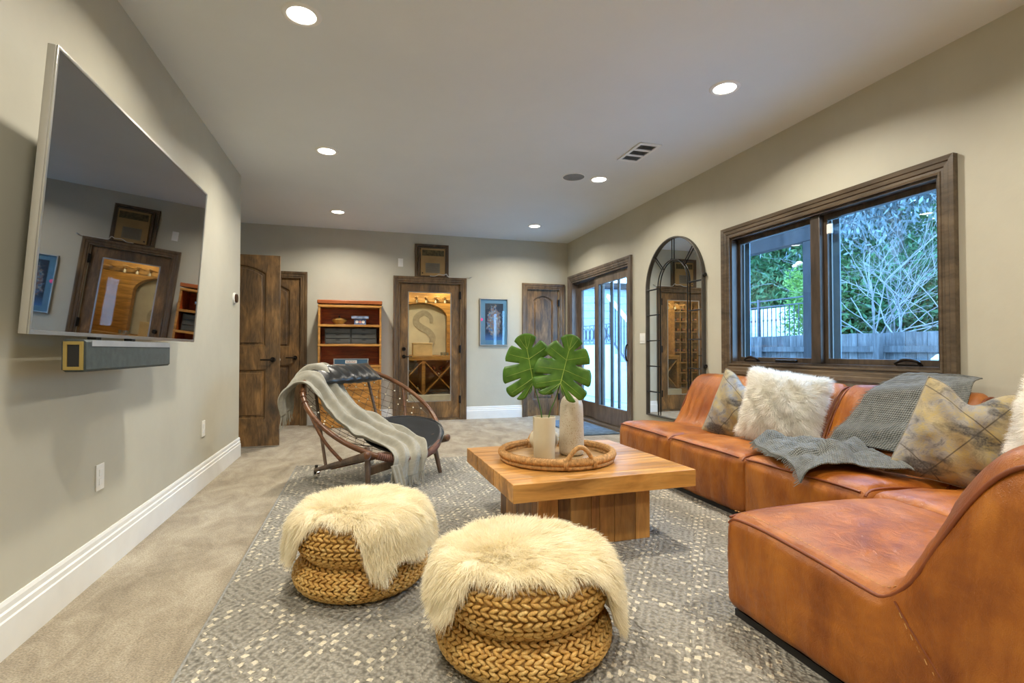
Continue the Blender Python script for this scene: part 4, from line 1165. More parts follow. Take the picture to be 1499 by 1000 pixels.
def sofa_block(name, label, org, U, Dv, W, Dp, ztop, seed, group='cognac leather sofa modules', back_at=.63, z0=.026, seams=True, bulge=.035, n=(46, 74, 22), wr=1.0, crown_=.010):
    org = np.array([*org, 0.]); U = np.array([*U, 0.]); Dv = np.array([*Dv, 0.])
    cen = org + U * W / 2 + Dv * Dp / 2
    t = thing(name, label, 'sofa', (cen[0], cen[1], RZ if cen[0] < 2.8 else RZ), 0, group)
    rr = .058
    def edge(m, h):      # samples of [-h, h], closer at the ends
        a = np.linspace(-1, 1, m); return h * np.sign(a) * (1 - (1 - np.abs(a)) ** 1.35)
    hx, hy, hz = W / 2, Dp / 2, .2
    xs, ys, zs = edge(n[0], hx), edge(n[1], hy), edge(n[2], hz)
    def mp(p):
        p = np.array(p); h = np.array([hx, hy, hz]); q = np.clip(p, -(h - rr), h - rr); d = p - q; l = np.linalg.norm(d)
        if l > 1e-9: 
            # project from cube corner to sphere
            d = d / max(abs(d)) * 1.0; d = d / np.linalg.norm(d); p = q + d * rr
        u = p[0] + hx; dd = p[1] + hy; tt = (p[2] + hz) / (2 * hz)
        zt = ztop(u, dd)
        a = p[0] / hx; bfr = 1 - a * a
        z = z0 + tt * (zt - z0) if zt > z0 else z0
        # rounding height stays rr-sized
        top = max(0.0, (tt - .5) * 2)
        nx_ = nz_ = 0.0
        f = fbm((u * 1.0 + seed * 3.1, dd, zt), 5.5, 4); f2 = fbm((u * 3 + seed, dd * 1.2, tt * 2), 9, 3)
        z += top ** 2 * (.026 * bfr * (1 - abs(2 * dd / Dp - 1) ** 4) + .008 * f * wr)
        back = 1 / (1 + math.exp(-(dd - back_at) * 30))
        pl = math.sin(u * 62 + 4 * f) * math.exp(-((dd - back_at - .07) / .07) ** 2) * top
        u2 = u + .003 * f2 * wr; d2 = dd - .010 * pl + .004 * f * wr
        if dd < .12: d2 -= bulge * bfr * (1 - dd / .12) * (.35 + .65 * math.sin(PI * min(1, max(0, tt)) * .85)) + .0035 * math.sin(u * 48 + 5 * f) * (1 - tt) * (1 - dd / .12)
        gm = math.exp(-((dd - back_at * 1.30) / (.17 * back_at / .63)) ** 2) * top * (1 - abs(a) ** 5)
        d2 -= crown_ * gm; z += crown_ * gm
        side = abs(a) ** 14
        u2 += np.sign(a) * side * (.010 * math.sin(PI * tt) + .004 * math.sin(dd * 33 + 4 * f) * (1 - tt) * wr)
        return org + U * u2 + Dv * d2 + np.array([0, 0, z + RZ])
    g = G()
    g.grid([[mp((x, y, hz)) for y in ys] for x in xs]); g.grid([[mp((x, y, -hz)) for y in ys] for x in xs])
    for s in (-hx, hx): g.grid([[mp((s, y, z)) for z in zs] for y in ys])
    for s in (-hy, hy): g.grid([[mp((x, s, z)) for z in zs] for x in xs])
    O('upholstery', g, M_LEATHER, t, 179, weld=True)
    P = lambda u, d, k=0.0: org + U * u + Dv * d + np.array([0, 0, ztop(u, d) + RZ + k])
    if seams:
        dd = np.linspace(.022, Dp - .02, 60)
        for s, u in ((1, .013), (-1, W - .013)):
            O('piping', G().tube([P(u, d, -.013 - .02 * math.exp(-(d - .022) / .018)) for d in dd], .0058, 6), M_PIPING, t, 80)
        us = np.linspace(.026, W - .026, 24)
        O('piping', G().tube([P(u, .013, -.015) - Dv * bulge * .62 * (1 - (2 * u / W - 1) ** 2) + np.array([0, 0, .013 * (1 - (2 * u / W - 1) ** 4)]) for u in us], .0055, 6), M_PIPING, t, 80)
    g = G()
    c2 = [org + U * a + Dv * b for a, b in ((.030, .030), (W - .030, .030), (W - .030, Dp - .03), (.030, Dp - .03))]
    lo = np.min(c2, 0); hi = np.max(c2, 0)
    O('plinth', G().box(lo[0], hi[0], lo[1], hi[1], RZ + .0006, .040), M_BLACK, t)
    return t, P

pf = interp(PROF)
def prof(scale=1.0): return lambda u, d: pf(d / scale)
# row along the right wall, farthest first
YS = [4.06, 3.30, 2.535, 1.755]
LBL = ['farthest cognac leather sofa module, beside the arched mirror', 'cognac leather sofa module behind the white fur pillow in the middle of the sofa', 'cognac leather sofa module under the grey knitted throw']
for i in range(3):
    sofa_block('sofa_module', LBL[i], (2.17, YS[i] - .003), (0, -1), (1, 0), YS[i] - YS[i + 1] - .006, .92, prof(.87), i, back_at=.56)
# corner module: back on the wall side and on the camera side
def corner_top(u, d):
    a = pf(d / .87); b = pf((u + .02) / 1.0)
    return max(a, b) if max(a, b) > .40 else min(a, b)
sofa_block('sofa_corner', 'cognac leather corner sofa module behind the big plaid pillow', (2.17, 1.749), (0, -1), (1, 0), 1.10, .92, corner_top, 9, seams=False, bulge=0.0, back_at=.56, wr=.5)
# module in front, side turned to the camera
nm, PN = sofa_block('sofa_module', 'near cognac leather sofa module with its stitched side facing the camera', (1.345, 1.675), (1, 0), (0, -1), .81, 1.07, prof(1.0), 5, n=(50, 96, 30), crown_=.042)
g = G()
for k in range(15):
    a = np.array([1.3445, .99 - .012 * k - .0015 * k * k * .5, .35 - .021 * k]); b = a + np.array([0, -.006, -.011])
    if b[2] < .07: break
    g.tube([a + np.array([-.008, 0, 0]), b + np.array([-.008, 0, 0])], .0016, 5)
O('side_stitching', g, M_STITCH, nm)
O('side_seam', G().tube([(1.3395 - .004 * math.sin(PI * q), 1.005 - .25 * q - .06 * q * q, .372 - .31 * q) for q in np.linspace(0, 1, 14)], .0028, 5), M_PIPING, nm, 60)
g = G()
for d in np.arange(.03, 1.0, .016):
    a, b = PN(.034, d, .0105), PN(.034, d + .009, .0105)
    g.tube([a, b], .0014, 4)
O('top_stitching', g, M_STITCH, nm)

# ------------------------------------------------------------------ pillows
def pillow_rows(w, h, th, chop, seed, side, n=44, exp=.52):
    rows = []
    for i in range(n + 1):
        a = -1 + 2 * i / n; row = []
        for j in range(n + 1):
            b = -1 + 2 * j / n
            x = a * w / 2 * (1 - .09 * (1 - b * b)) * (1 - (2.6 * chop) * max(0, (b + 1) / 2) ** 1.6); y = b * h / 2 * (1 - .09 * (1 - a * a))
            y -= chop * 1.3 * math.exp(-(a / .42) ** 2) * max(0, (b + .5) / 1.5) ** 1.5 * h
            e = (max(0, 1 - a * a) * max(0, 1 - b * b)) ** exp
            f = fbm((x * 1.0 + seed, y, side), 6, 3)
            z = side * (th / 2 * e + (.016 * f + .010 * math.sin(9 * a + 7 * b * side + seed)) * min(1, e * 1.6))
            z -= .03 * chop * 4 * math.exp(-(a / .3) ** 2) * max(0, b) * e * (1 if side > 0 else -1) * th
            row.append((x, y, z))
        rows.append(row)
    return np.array(rows)
def pillow(name, label, cen, nrm, roll, w, h, th, mat, chop=.0, seed=1, group=None, furn=0, flen=.05, furw=.0013):
    t = thing(name, label, 'pillow', (cen[0], cen[1], cen[2] - h * .45), 0, group)
    N = np.array(nrm, float); N /= np.linalg.norm(N); up = np.array([0, 0, 1.0]); X = np.cross(up, N); X /= np.linalg.norm(X); Y = np.cross(N, X)
    X, Y = X * math.cos(roll) + Y * math.sin(roll), Y * math.cos(roll) - X * math.sin(roll)
    def world_(r): return np.asarray(cen) + r[..., 0:1] * X + r[..., 1:2] * Y + r[..., 2:3] * N
    fr, bk = pillow_rows(w, h, th, chop, seed, 1), pillow_rows(w, h, th, chop, seed, -1)
    for nm_, rws in (('cover_front', fr), ('cover_back', bk)):
        o = O(nm_, G().grid(world_(rws)), mat, t, 179)
        uv = o.data.uv_layers.new(name='uv')
        flat = rws.reshape(-1, 3)
        for lp in o.data.loops: uv.data[lp.index].uv = (flat[lp.vertex_index][0] / w + .5 + (.37 if nm_ == 'cover_back' else 0), flat[lp.vertex_index][1] / h + .5)
    if furn:
        C0 = np.asarray(cen)
        for k, (rws, sg) in enumerate(((fr, 1), (bk, -1))):
            def comb(p):
                d = p - C0; d = d - np.outer(d @ N, N); l = np.linalg.norm(d, axis=1)[:, None]
                return d / (l + 1e-6) * np.clip(l / (w * .5), 0, 1) * .9 + np.array([0, 0, -.35])
            fur('fur', world_(rws), furn if k == 0 else furn // 2, flen, mat, t, comb, .5, .18, furw, .5, seed + k, sg)
    else:
        bord = [fr[i, 0] for i in range(len(fr))] + [fr[-1, j] for j in range(1, fr.shape[1])] + [fr[i, -1] for i in range(len(fr) - 2, -1, -1)] + [fr[0, j] for j in range(fr.shape[1] - 2, 0, -1)]
        O('seam', G().tube(world_(np.array(bord)), .0032, 6, True), mat, t, 80)
    return t
pillow('plaid_pillow', 'grey and mustard plaid pillow at the far end, behind the white fur pillow', (2.765, 3.22, .60), (-.86, -.46, .20), R(-8), .54, .54, .21, M_PLAID, .13, 3, 'plaid pillows')
pillow('fur_pillow', 'white long-haired fur pillow in the middle of the sofa', (2.70, 2.76, .650), (-.82, -.52, .22), R(-9), .46, .45, .20, M_FURW, .0, 5, 'white fur pillows', 30000, .048, .0009)
pillow('plaid_pillow', 'big grey and mustard plaid pillow in the sofa corner', (2.77, 1.735, .615), (-.76, -.62, .24), R(-12), .52, .52, .24, M_PLAID, .12, 8, 'plaid pillows')
pillow('fur_pillow', 'cream fur pillow cut by the right edge of the picture', (2.66, 1.27, .69), (-.85, .30, .22), R(0), .48, .46, .20, M_FURW, .0, 11, 'white fur pillows', 16000, .042, .0009)

# ------------------------------------------------------------------ throws
def cloth(name, rows_ctrl, nu, nv, folds, mat, par, seed=0, th=.006, fr=None, uvs=1.0, amp_v=None):
    """rows of control points, splined both ways, with folds pushed along the normal"""
    C = [spline(r, nv) for r in rows_ctrl]
    C = np.array([spline([c[j] for c in C], nu) for j in range(nv)]).transpose(1, 0, 2)
    du = np.gradient(C, axis=0); dv = np.gradient(C, axis=1); N = np.cross(du, dv); N /= np.linalg.norm(N, axis=2)[:, :, None] + 1e-9
    out = C.copy()
    for i in range(nu):
        for j in range(nv):
            out[i, j] += N[i, j] * folds(i / (nu - 1), j / (nv - 1), C[i, j])
    g = G().grid(out)
    o = O(name, g, mat, par, 179, flip=False)
    uv = o.data.uv_layers.new(name='uv')
    su = np.linalg.norm(np.diff(C.mean(1), axis=0), axis=1).sum(); sv = np.linalg.norm(np.diff(C.mean(0), axis=0), axis=1).sum()
    for lp in o.data.loops:
        i, j = divmod(lp.vertex_index, nv); uv.data[lp.index].uv = (i / (nu - 1) * su * uvs, j / (nv - 1) * sv * uvs)
    s = o.modifiers.new('thick', 'SOLIDIFY'); s.thickness = th; s.offset = 0
    return o, out
def fringe(name, edge, dirs, n, L, mat, par, seed, rad=.0022):
    r = random.Random(seed); g = G(); e = np.asarray(edge)
    for k in range(n):
        s = (k + .5) / n * (len(e) - 1); i = int(s); p = e[i] + (e[min(i + 1, len(e) - 1)] - e[i]) * (s - i)
        d = np.array(dirs(p, k / n), float); d /= np.linalg.norm(d)
        q = np.array([r.uniform(-.25, .25) for _ in range(3)]); l = L * r.uniform(.75, 1.1)
        g.tube([p, p + (d + q * .3) * l * .5, p + (d + q) * l * .95], [rad, rad * .8, rad * .5], 4)
    o = O(name, g, mat, par, 80, flip=False); o['kind'] = 'stuff'; return o

gt = thing('knit_throw', 'slate grey knitted throw trailing from the sofa back onto the seat', 'throw', (2.5, 2.1, .40))
zs = lambda x: RZ + pf(max(0, x - 2.17) / .87) + .022
# on the back
def bz(x, k=.052): return zs(x) + k
def onback(pts): return [(x, y, bz(x)) for x, y in pts]
def fb(u, v, p): return -(.010 + .014 * max(0, math.sin(v * 16 + 3 * u)) + .008 * abs(fbm(p, 9, 3)))
o, E1 = cloth('back_drape', [onback([(3.02, 2.13), (2.98, 2.20), (2.90, 2.30), (2.82, 2.38), (2.75, 2.44)]),
                         onback([(3.02, 2.00), (2.98, 2.05), (2.90, 2.10), (2.82, 2.16), (2.75, 2.22)]),
                         onback([(3.02, 1.89), (2.98, 1.90), (2.90, 1.90), (2.82, 1.93), (2.75, 1.96)]),
                         onback([(3.02, 1.80), (2.98, 1.80), (2.90, 1.79), (2.82, 1.79), (2.75, 1.79)])], 44, 44, fb, M_KNIT, gt)
fringe('fringe', E1[0], lambda p, s: (-.3, .9, -.25), 60, .028, M_KNIT, gt, 4, .0025)
def sz(x): return zs(x) + .026 if x > 2.125 else RZ + .419 - (2.125 - x) * 2.6
def fs(u, v, p):
    k = min(1, 6 * v * (1 - v) + .25) * min(1, 6 * u * (1 - u) + .3)
    return -k * (.046 * max(0, math.sin(u * 10 + 4 * v + 2.5 * fbm(p, 5, 2))) + .030 * max(0, math.sin(v * 14 - 6 * u + 1.5 * fbm(p, 4, 2))) + .018 * fbm(p, 11, 3) + .010)
rowz = lambda pts: [(x, y, sz(x) + k) for x, y, k in pts]
o, E2 = cloth('seat_drape', [rowz([(2.36, 2.61, .004), (2.28, 2.55, .0), (2.24, 2.44, .0), (2.175, 2.30, .0), (2.145, 2.14, .0), (2.095, 2.03, .012)]),
                         rowz([(2.52, 2.58, .01), (2.46, 2.50, .02), (2.40, 2.38, .03), (2.33, 2.24, .02), (2.26, 2.11, .01), (2.15, 2.00, .01)]),
                         rowz([(2.66, 2.54, .01), (2.60, 2.42, .03), (2.55, 2.30, .035), (2.48, 2.17, .03), (2.40, 2.05, .015), (2.32, 1.95, .0)]),
                         rowz([(2.74, 2.46, .01), (2.69, 2.33, .02), (2.64, 2.20, .03), (2.58, 2.08, .03), (2.52, 1.97, .02), (2.44, 1.86, .005)]),
                         rowz([(2.76, 2.30, .01), (2.73, 2.20, .02), (2.70, 2.08, .025), (2.66, 1.98, .03), (2.60, 1.88, .02), (2.54, 1.80, .01)])], 90, 90, fs, M_KNIT, gt)
fringe('fringe', E2[0], lambda p, s: (-.7, .35, -.6), 70, .030, M_KNIT, gt, 5, .0025)

# ------------------------------------------------------------------ hoop chair
def chair():
    C = np.array([.092, 4.25, .556]); th, ta, RR = R(41), R(35.8), .575
    r = np.array([math.cos(th), math.sin(th), 0]); bk = np.array([-math.sin(th), math.cos(th), 0])
    s = bk * math.cos(ta) + np.array([0, 0, 1.]) * math.sin(ta); n = np.cross(r, s)
    if n[2] < 0: n = -n
    Q = lambda p, q, k=0.0: C + r * p + s * q + n * k
    fl = np.array([C[0], C[1], 0]); fw_ = -bk
    F_ = lambda lat, f, z: np.array([C[0], C[1], 0]) + r * lat + fw_ * f + np.array([0, 0, z])
    t = thing('hoop_chair', 'low bentwood hoop lounge chair with rope netting and black leather cushions', 'chair', (C[0], C[1], RZ))
    circ = [Q(RR * math.cos(a), RR * math.sin(a)) for a in np.linspace(0, 2 * PI, 120, endpoint=False)]
    O('hoop', G().tube(circ, .0185, 12, True), M_BENT, t, 179)
    # rope windings on the hoop
    def wind(a0, a1, step, mat, nm_, rad=.0055, big=.0215):
        g = G()
        for a in np.arange(R(a0), R(a1), step):
            c = Q(RR * math.cos(a), RR * math.sin(a)); e = r * math.cos(a) + s * math.sin(a); tg_ = -r * math.sin(a) + s * math.cos(a)
            g.tube([c + big * (e * math.cos(b) + n * math.sin(b)) + tg_ * .002 * math.sin(b) for b in np.linspace(0, 2 * PI, 10, endpoint=False)], rad, 5, True)
        o = O(nm_, g, mat, t, 179); o['kind'] = 'stuff'
    wind(236, 318, .027, plain('brown_cord', (.13, .055, .035), .6, var=.3, scale=60), 'rim_cord', .0085, .021)
    wind(152, 168, .11, M_BENT, 'cord_ring', .005)
    # legs and rails
    for sd in (-1, 1):
        foot = F_(.385 * sd, .36, RZ + .001); top = F_(.345 * sd, .30, .335)
        O('front_leg', G().tube([foot, foot * .5 + top * .5, top], [.017, .021, .020], 10), M_GREYWOOD, t, 60)
        k0 = F_(.43 * sd, .40, .300); k1 = F_(.285 * sd, -.36, .075)
        bar = O('side_bar', G().tube(spline([k0, k0 * .75 + k1 * .25, k0 * .4 + k1 * .6, k1], 20), np.linspace(.030, .016, 20), 12), M_GREYWOOD, t, 60)
        O('end_knob', G().ell(k0, (k0 - k1, (0, 0, 1), r), (.018, .030, .030), 12, 8), M_BENT, bar, 179)
        w = F_(.28 * sd, -.36, RZ + .031)
        cs = O('caster', G().cyl(w - r * .012, w + r * .012, .030, n=22), M_CHROME, t, 40)
        O('caster_fork', G().tube([w + np.array([0, 0, .055]), w + np.array([0, 0, .028]) + r * .018, w + r * .018], .005, 6).tube([w + np.array([0, 0, .055]), w + np.array([0, 0, .028]) - r * .018, w - r * .018], .005, 6).cyl(w + np.array([0, 0, .045]), w + np.array([0, 0, .070]), .012), M_BLACK, cs, 40)
        # curved back stay from bar up to the hoop
        a = R(90 - 86 * sd * -1) if False else (R(25) if sd > 0 else R(155))
        hp = Q(RR * math.cos(a), RR * math.sin(a)); b0 = k0 * .58 + k1 * .42
        O('back_stay', G().tube(spline([b0 - np.array([0, 0, .01]), b0 * .55 + hp * .45 - n * .06, hp - n * .012], 16), .013, 8), M_BENT, t, 60)
        a2 = R(62) if sd > 0 else R(118)
        hp2 = Q(RR * math.cos(a2), RR * math.sin(a2)); b1 = k0 * .22 + k1 * .78
        O('back_post', G().tube(spline([b1, b1 * .5 + hp2 * .5 - n * .015, hp2 - n * .01], 16), .0125, 8), M_GREYWOOD, t, 60)
    O('stretcher', G().bar(F_(-.365, .325, .165), F_(.365, .325, .205), .030, .060), M_GREYWOOD, t, bevel=.006)
    O('rear_stretcher', G().bar(F_(-.33, -.12, .140), F_(.33, -.12, .140), .030, .045), M_BENT, t, bevel=.006)
    # netting
    def dep(p, q):
        rho = min(1, math.hypot(p, q) / RR); return -.15 * (1 - rho ** 2) ** .8
    g = G(); clips = G(); stepq, stepp = .052, .046
    for c in range(-12, 13):
        pts = []
        for k in range(0, 22):
            q = -.36 + k * stepq * .9
            p = c * stepp + (stepp * .5 if k % 2 == 0 else -stepp * .5) * (1 if c % 2 == 0 else -1)
            if math.hypot(p, q) < RR - .004: pts.append((p, q))
        if len(pts) < 3: continue
        p0, q0 = pts[-1]; kk = (RR - .012) / math.hypot(p0, q0)
        if q0 > 0: pts.append((p0 * kk, q0 * kk))
        W3 = [Q(p, q, dep(p, q)) for p, q in pts]
        g.tube(W3, .0023, 4)
        for k in range(1, len(pts) - 1, 3):
            if pts[k][1] > -.2 : clips.ell(W3[k] + n * .003, (r, s, n), (.0075, .0075, .006), 6, 4)
    g.tube([Q(-.53 + 1.06 * q, -.20 - .10 * math.sin(PI * q), dep(-.53 + 1.06 * q, -.20 - .1 * math.sin(PI * q))) for q in np.linspace(.02, .98, 20)], .004, 5)
    o = O('netting', g, plain('dark_flag_line', (.10, .075, .055), .8), t, 80, flip=False); o['kind'] = 'stuff'
    o = O('clip', clips, plain('pale_net_clip', (.90, .84, .66), .4), t, 80); o['kind'] = 'stuff'
    # seat cushion
    rows = []
    for sgn in (1, -1):
        P = []
        for i in range(49):
            a = 2 * PI * i / 48; row = []
            for e in np.linspace(0, 1, 14):
                p = .13 + .37 * e * math.cos(a) * (1 - .0 * e); q = -.275 + .255 * e * math.sin(a)
                hh = .022 * max(0, 1 - e ** 3.2) ** .5 + .004 * fbm((p * 3, q * 3, sgn), 5) * (1 - e)
                row.append(Q(p, q, dep(p, q) * .85 + .022 + sgn * hh))
            P.append(row)
        rows.append(P)
    sc = O('seat_cushion', G().grid(rows[0]).grid(rows[1]), M_BLEATHER, t, 179, weld=True)
    O('cushion_piping', G().tube([rows[0][i][-1] for i in range(48)], .006, 6, True), M_BLEATHER, sc, 80)
    # head pillow tied to the top of the hoop
    P2 = []
    for sgn in (1, -1):
        P = []
        for i in range(41):
            a = -1 + 2 * i / 40; row = []
            for j in range(25):
                b = -1 + 2 * j / 24
                e = (max(0, 1 - a * a) ** .45) * (max(0, 1 - b * b) ** .5)
                p = -.01 + .33 * a * (1 - .06 * (1 - b * b)); q = .405 + .125 * b * (1 - .12 * (1 - a * a)) + .05 * a * a
                hh = .052 * e + .010 * math.sin(22 * a + 2 * b) * e * (1 - b) * .5
                row.append(Q(p, q, .030 + .02 * (1 - a * a) + sgn * hh))
            P.append(row)
        P2.append(P)
    O('head_pillow', G().grid(P2[0]).grid(P2[1]), M_BLEATHER, t, 179, weld=True)
    O('pillow_tie', G().tube([Q(-.28, .50, .03), Q(-.30, .505, .0), Q(-.285, .53, -.02)], .006, 6).tube([Q(.31, .50, .03), Q(.315, .505, .0), Q(.30, .52, -.02)], .006, 6), M_BLEATHER, t, 60)
    # throw
    tw = thing('wool_throw', 'fringed oatmeal wool throw draped across the hoop chair', 'throw', tuple(F_(-.3, .1, .3)))
    down = np.array([0, 0, -1.0])
    hl = Q(-.50, .33, .030); hr = Q(-.13, .575, .075)
    def lerp(a, b, k): return a * (1 - k) + b * k
    rowsL = []
    def row(a, b, sag=0.0): rowsL.append([tuple(lerp(a, b, k) + n * sag * math.sin(PI * k)) for k in np.linspace(0, 1, 5)])
    out_ = bk * .75 - r * .65
    row(Q(-.56, .36, 0) + out_ * .05 + down * .235, Q(-.40, .50, 0) + out_ * .05 + down * .26)
    row(Q(-.58, .36, 0) + out_ * .045 + down * .11, Q(-.36, .55, 0) + out_ * .05 + down * .12)
    row(Q(-.535, .33, -.01) + out_ * .02, Q(-.25, .60, .0) + out_ * .02)
    row(Q(-.49, .29, .032), Q(-.17, .53, .075))
    row(Q(-.43, .15, -.015), Q(-.10, .36, .0))
    row(Q(-.39, -.02, -.055), Q(-.03, .14, -.065))
    row(Q(-.34, -.18, -.045), Q(.06, -.06, -.050))
    row(Q(-.29, -.32, -.010), Q(.13, -.27, -.012))
    row(Q(-.24, -.45, .030), Q(.15, -.44, .030))
    row(Q(-.25, -.545, .036), Q(.06, -.575, .040))
    row(Q(-.27, -.60, -.01), Q(.03, -.615, .0))
    row(Q(-.29, -.60, -.02) + down * .10, Q(.02, -.615, .0) + down * .075)
    def ft(u, v, p):
        k = .35 + .65 * math.sin(PI * min(1, max(0, u)))
        return k * (.026 * math.sin(v * 17 + 3.0 * u + 2.2 * fbm(p, 4, 2)) + .010 * math.sin(v * 36 + 5 * u) + .008 * fbm(p, 9, 3)) + .008
    o, E = cloth('blanket', rowsL, 110, 56, ft, M_WOOL, tw, th=.007)
    fringe('fringe', E[0], lambda p, q: (-.05, .0, -1), 26, .10, M_WOOL, tw, 7, .0040)
    fringe('fringe', E[-1], lambda p, q: (.05, -.03, -1), 40, .105, M_WOOL, tw, 8, .0040)
    # long loose end at the near side of the seat
    ln = []
    for k, dz in enumerate((0.0, .06, .13, .19)):
        ln.append([tuple(Q(-.30 + .03 * k * .4, -.60, .01) + down * (dz * 1.0) + r * x + fw_ * (.012 * k)) for x in (0, .03, .06, .09)])
    o, E = cloth('loose_end', ln, 24, 16, lambda u, v, p: .008 * math.sin(v * 14), M_WOOL, tw, th=.006)
    fringe('fringe', E[-1], lambda p, q: (0, 0, -1), 12, .07, M_WOOL, tw, 9, .0035)
chair()
# ------------------------------------------------------------------ outdoors
M_PAVE = plain('pale_pavers', (.50, .50, .47), .85, var=.25, scale=2.5, bump=.2)
struct('ground', G().box(XR + .16, 40, -6, 45, -.14, -.02), M_PAVE, 'pale paved yard outside')
M_FENCE = wood('weathered_fence', (.09, .085, .085), (.16, .15, .15), (.24, .22, .21), 'z', .8, 1.0, 1.0, .1, .25)
fn = thing('board_fence', 'weathered vertical board fence across the yard below the trees', 'fence', (7.5, 7, -.02))
first = None; k = 0; yy = 3.2
while yy < 11.2:
    me_o = first
    if first is None:
        first = O('board', G().box(7.5, 7.522, yy, yy + .142, -.015, 1.30), M_FENCE, fn, bevel=.003)
    else:
        c = first.copy(); COL.objects.link(c); c.parent = fn
        c.location = (random.uniform(-.004, .004), yy - 3.2, random.uniform(-.010, .006))
    yy += .148
for z in (.35, 1.05):
    O('rail', G().box(7.44, 7.498, 3.2, 11.2, z - .045, z + .045), M_FENCE, fn)
for y in (3.3, 5.7, 8.1, 10.5):
    O('post', G().box(7.36, 7.438, y, y + .09, -.015, 1.28), M_FENCE, fn)
struct('wall_terrace', G().box(8.0, 30, 2.0, 30, -.02, 1.12), plain('garden_earth', (.10, .085, .06), .95, var=.3), 'raised garden bank behind the fence')
tag(O('garden_wall', G().box(9.5, 9.7, 8.65, 15, 1.121, 2.05), plain('cream_stucco', (.78, .78, .72), .8), None), 'cream stucco garden wall behind the iron railing seen in the left window pane', 'wall')
M_RAIL = plain('dark_painted_iron', (.05, .055, .07), .5, .3)
rl = thing('iron_railing', 'dark iron railing with upright bars seen in the left window pane', 'railing', (8.2, 9.5, 1.12))
for z in (1.24, 1.95, 2.08):
    O('rail', G().box(8.185, 8.215, 7.35, 12.6, z - .012, z + .012), M_RAIL, rl)
fb_ = None
for k in range(45):
    y = 7.38 + k * .115
    if fb_ is None: fb_ = O('baluster', G().cyl((8.2, y, 1.253), (8.2, y, 1.937), .009, n=8).ell((8.2, y, 1.66), ((0, 0, 1), (1, 0, 0), (0, 1, 0)), (.03, .018, .018), 6, 4), M_RAIL, rl, 40)
    else:
        c = fb_.copy(); COL.objects.link(c); c.parent = rl; c.location = (0, y - 7.38, 0)
for y in (7.36, 9.0, 10.7, 12.5):
    O('post', G().box(8.175, 8.225, y - .025, y + .025, 1.122, 2.12), M_RAIL, rl)
# pergola
M_PERG = wood('dark_pergola', (.022, .018, .022), (.040, .034, .038), (.06, .05, .052), 'z', .7)
pg = thing('pergola', 'dark timber pergola post, beam and rafters outside the window', 'pergola', (5.55, 5.2, -.02))
O('post', G().box(5.48, 5.62, 5.11, 5.25, -.015, 2.44), M_PERG, pg, bevel=.006)
O('post', G().box(5.48, 5.62, 8.80, 8.94, -.015, 2.44), M_PERG, pg, bevel=.006)
O('beam', G().box(5.49, 5.61, 5.06, 9.3, 2.445, 2.66), M_PERG, pg, bevel=.006)
for k in range(9):
    O('rafter', G().box(3.45, 6.1, 5.30 + k * .50, 5.35 + k * .50, 2.665, 2.80), M_PERG, pg, bevel=.004)
bn = thing('garden_bin', 'blue bin with a white lid by the fence at the right edge of the window', 'bin', (6.5, 4.20, -.02))
O('body', G().lathe([(0, .002), (.12, .002), (.15, .90), (0, .90)], 24), plain('blue_plastic', (.05, .20, .55), .5), bn, 50, w=False)
O('lid', G().lathe([(.165, .902), (.17, .95), (.12, 1.0), (.04, 1.03), (0, 1.03)], 24), plain('white_lid', (.80, .82, .82), .5), bn, 50, w=False)

# terrace, steps and ornate rail outside the sliding door
M_ST = plain('white_stucco', (.56, .58, .57), .8, var=.06)
tag(O('terrace', G().box(5.0, 7.3, 9.72, 16, -.018, 1.15), M_ST, None, bevel=.01), 'white stucco terrace wall outside the sliding door', 'terrace')
sp_ = thing('garden_steps', 'white garden steps rising to the terrace outside the sliding door', 'stairs', (5.5, 9, -.02))
for k in range(7):
    O('step', G().box(5.0, 6.1, 8.04 + k * .24, 9.715, -.018 + k * .163 + (.001 if k else 0), .145 + k * .163), M_ST, sp_, bevel=.004)
hr = thing('stair_railing', 'white sloping handrail with upright bars beside the garden steps', 'railing', (4.97, 8.9, -.02))
zz_ = lambda y: (y - 8.04) * .68 + .12
O('handrail', G().bar((4.96, 8.0, zz_(8.0) + .93), (4.96, 9.72, zz_(9.72) + .93), .05, .07), plain('white_rail_paint', (.80, .82, .80), .5), hr)
O('bottom_rail', G().bar((4.96, 8.0, zz_(8.0) + .10), (4.96, 9.72, zz_(9.72) + .10), .03, .03), M_RAIL, hr)
for k in range(14):
    y = 8.06 + k * .12
    O('baluster', G().cyl((4.96, y, zz_(y) + .12), (4.96, y, zz_(y) + .90), .010, n=6), M_RAIL, hr)
O('post', G().box(4.92, 5.0, 7.93, 8.0, -.018, 1.15), M_RAIL, hr)
orn = thing('ornate_railing', 'scrolled iron railing along the top of the white terrace', 'railing', (5.05, 11, 1.15))
for z in (1.18, 1.60): O('rail', G().box(5.04, 5.06, 9.75, 14, z - .012, z + .012), M_RAIL, orn)
for k in range(20):
    y = 9.85 + k * .21
    O('scroll', G().tube([(5.05, y + .075 * math.cos(a), 1.39 + .15 * math.sin(a)) for a in np.linspace(0, 2 * PI, 14, endpoint=False)], .010, 5, True), M_RAIL, orn, 60)
    O('baluster', G().cyl((5.05, y + .105, 1.193), (5.05, y + .105, 1.587), .009, n=6), M_RAIL, orn)
hs = thing('garden_house', 'pale blue-grey neighbouring house wall beyond the terrace', 'house', (7, 17, 1))
O('wall', G().box(3.4, 9.5, 17.0, 20, -.018, 3.3), plain('pale_blue_siding', (.50, .58, .66), .7), hs)
for k in range(11): O('siding_board', G().box(3.4, 9.5, 16.975, 16.998, .25 + k * .28, .50 + k * .28), plain('pale_siding_board', (.48, .56, .66), .7) if k == 0 else bpy.data.materials['pale_siding_board'], hs, bevel=.006)
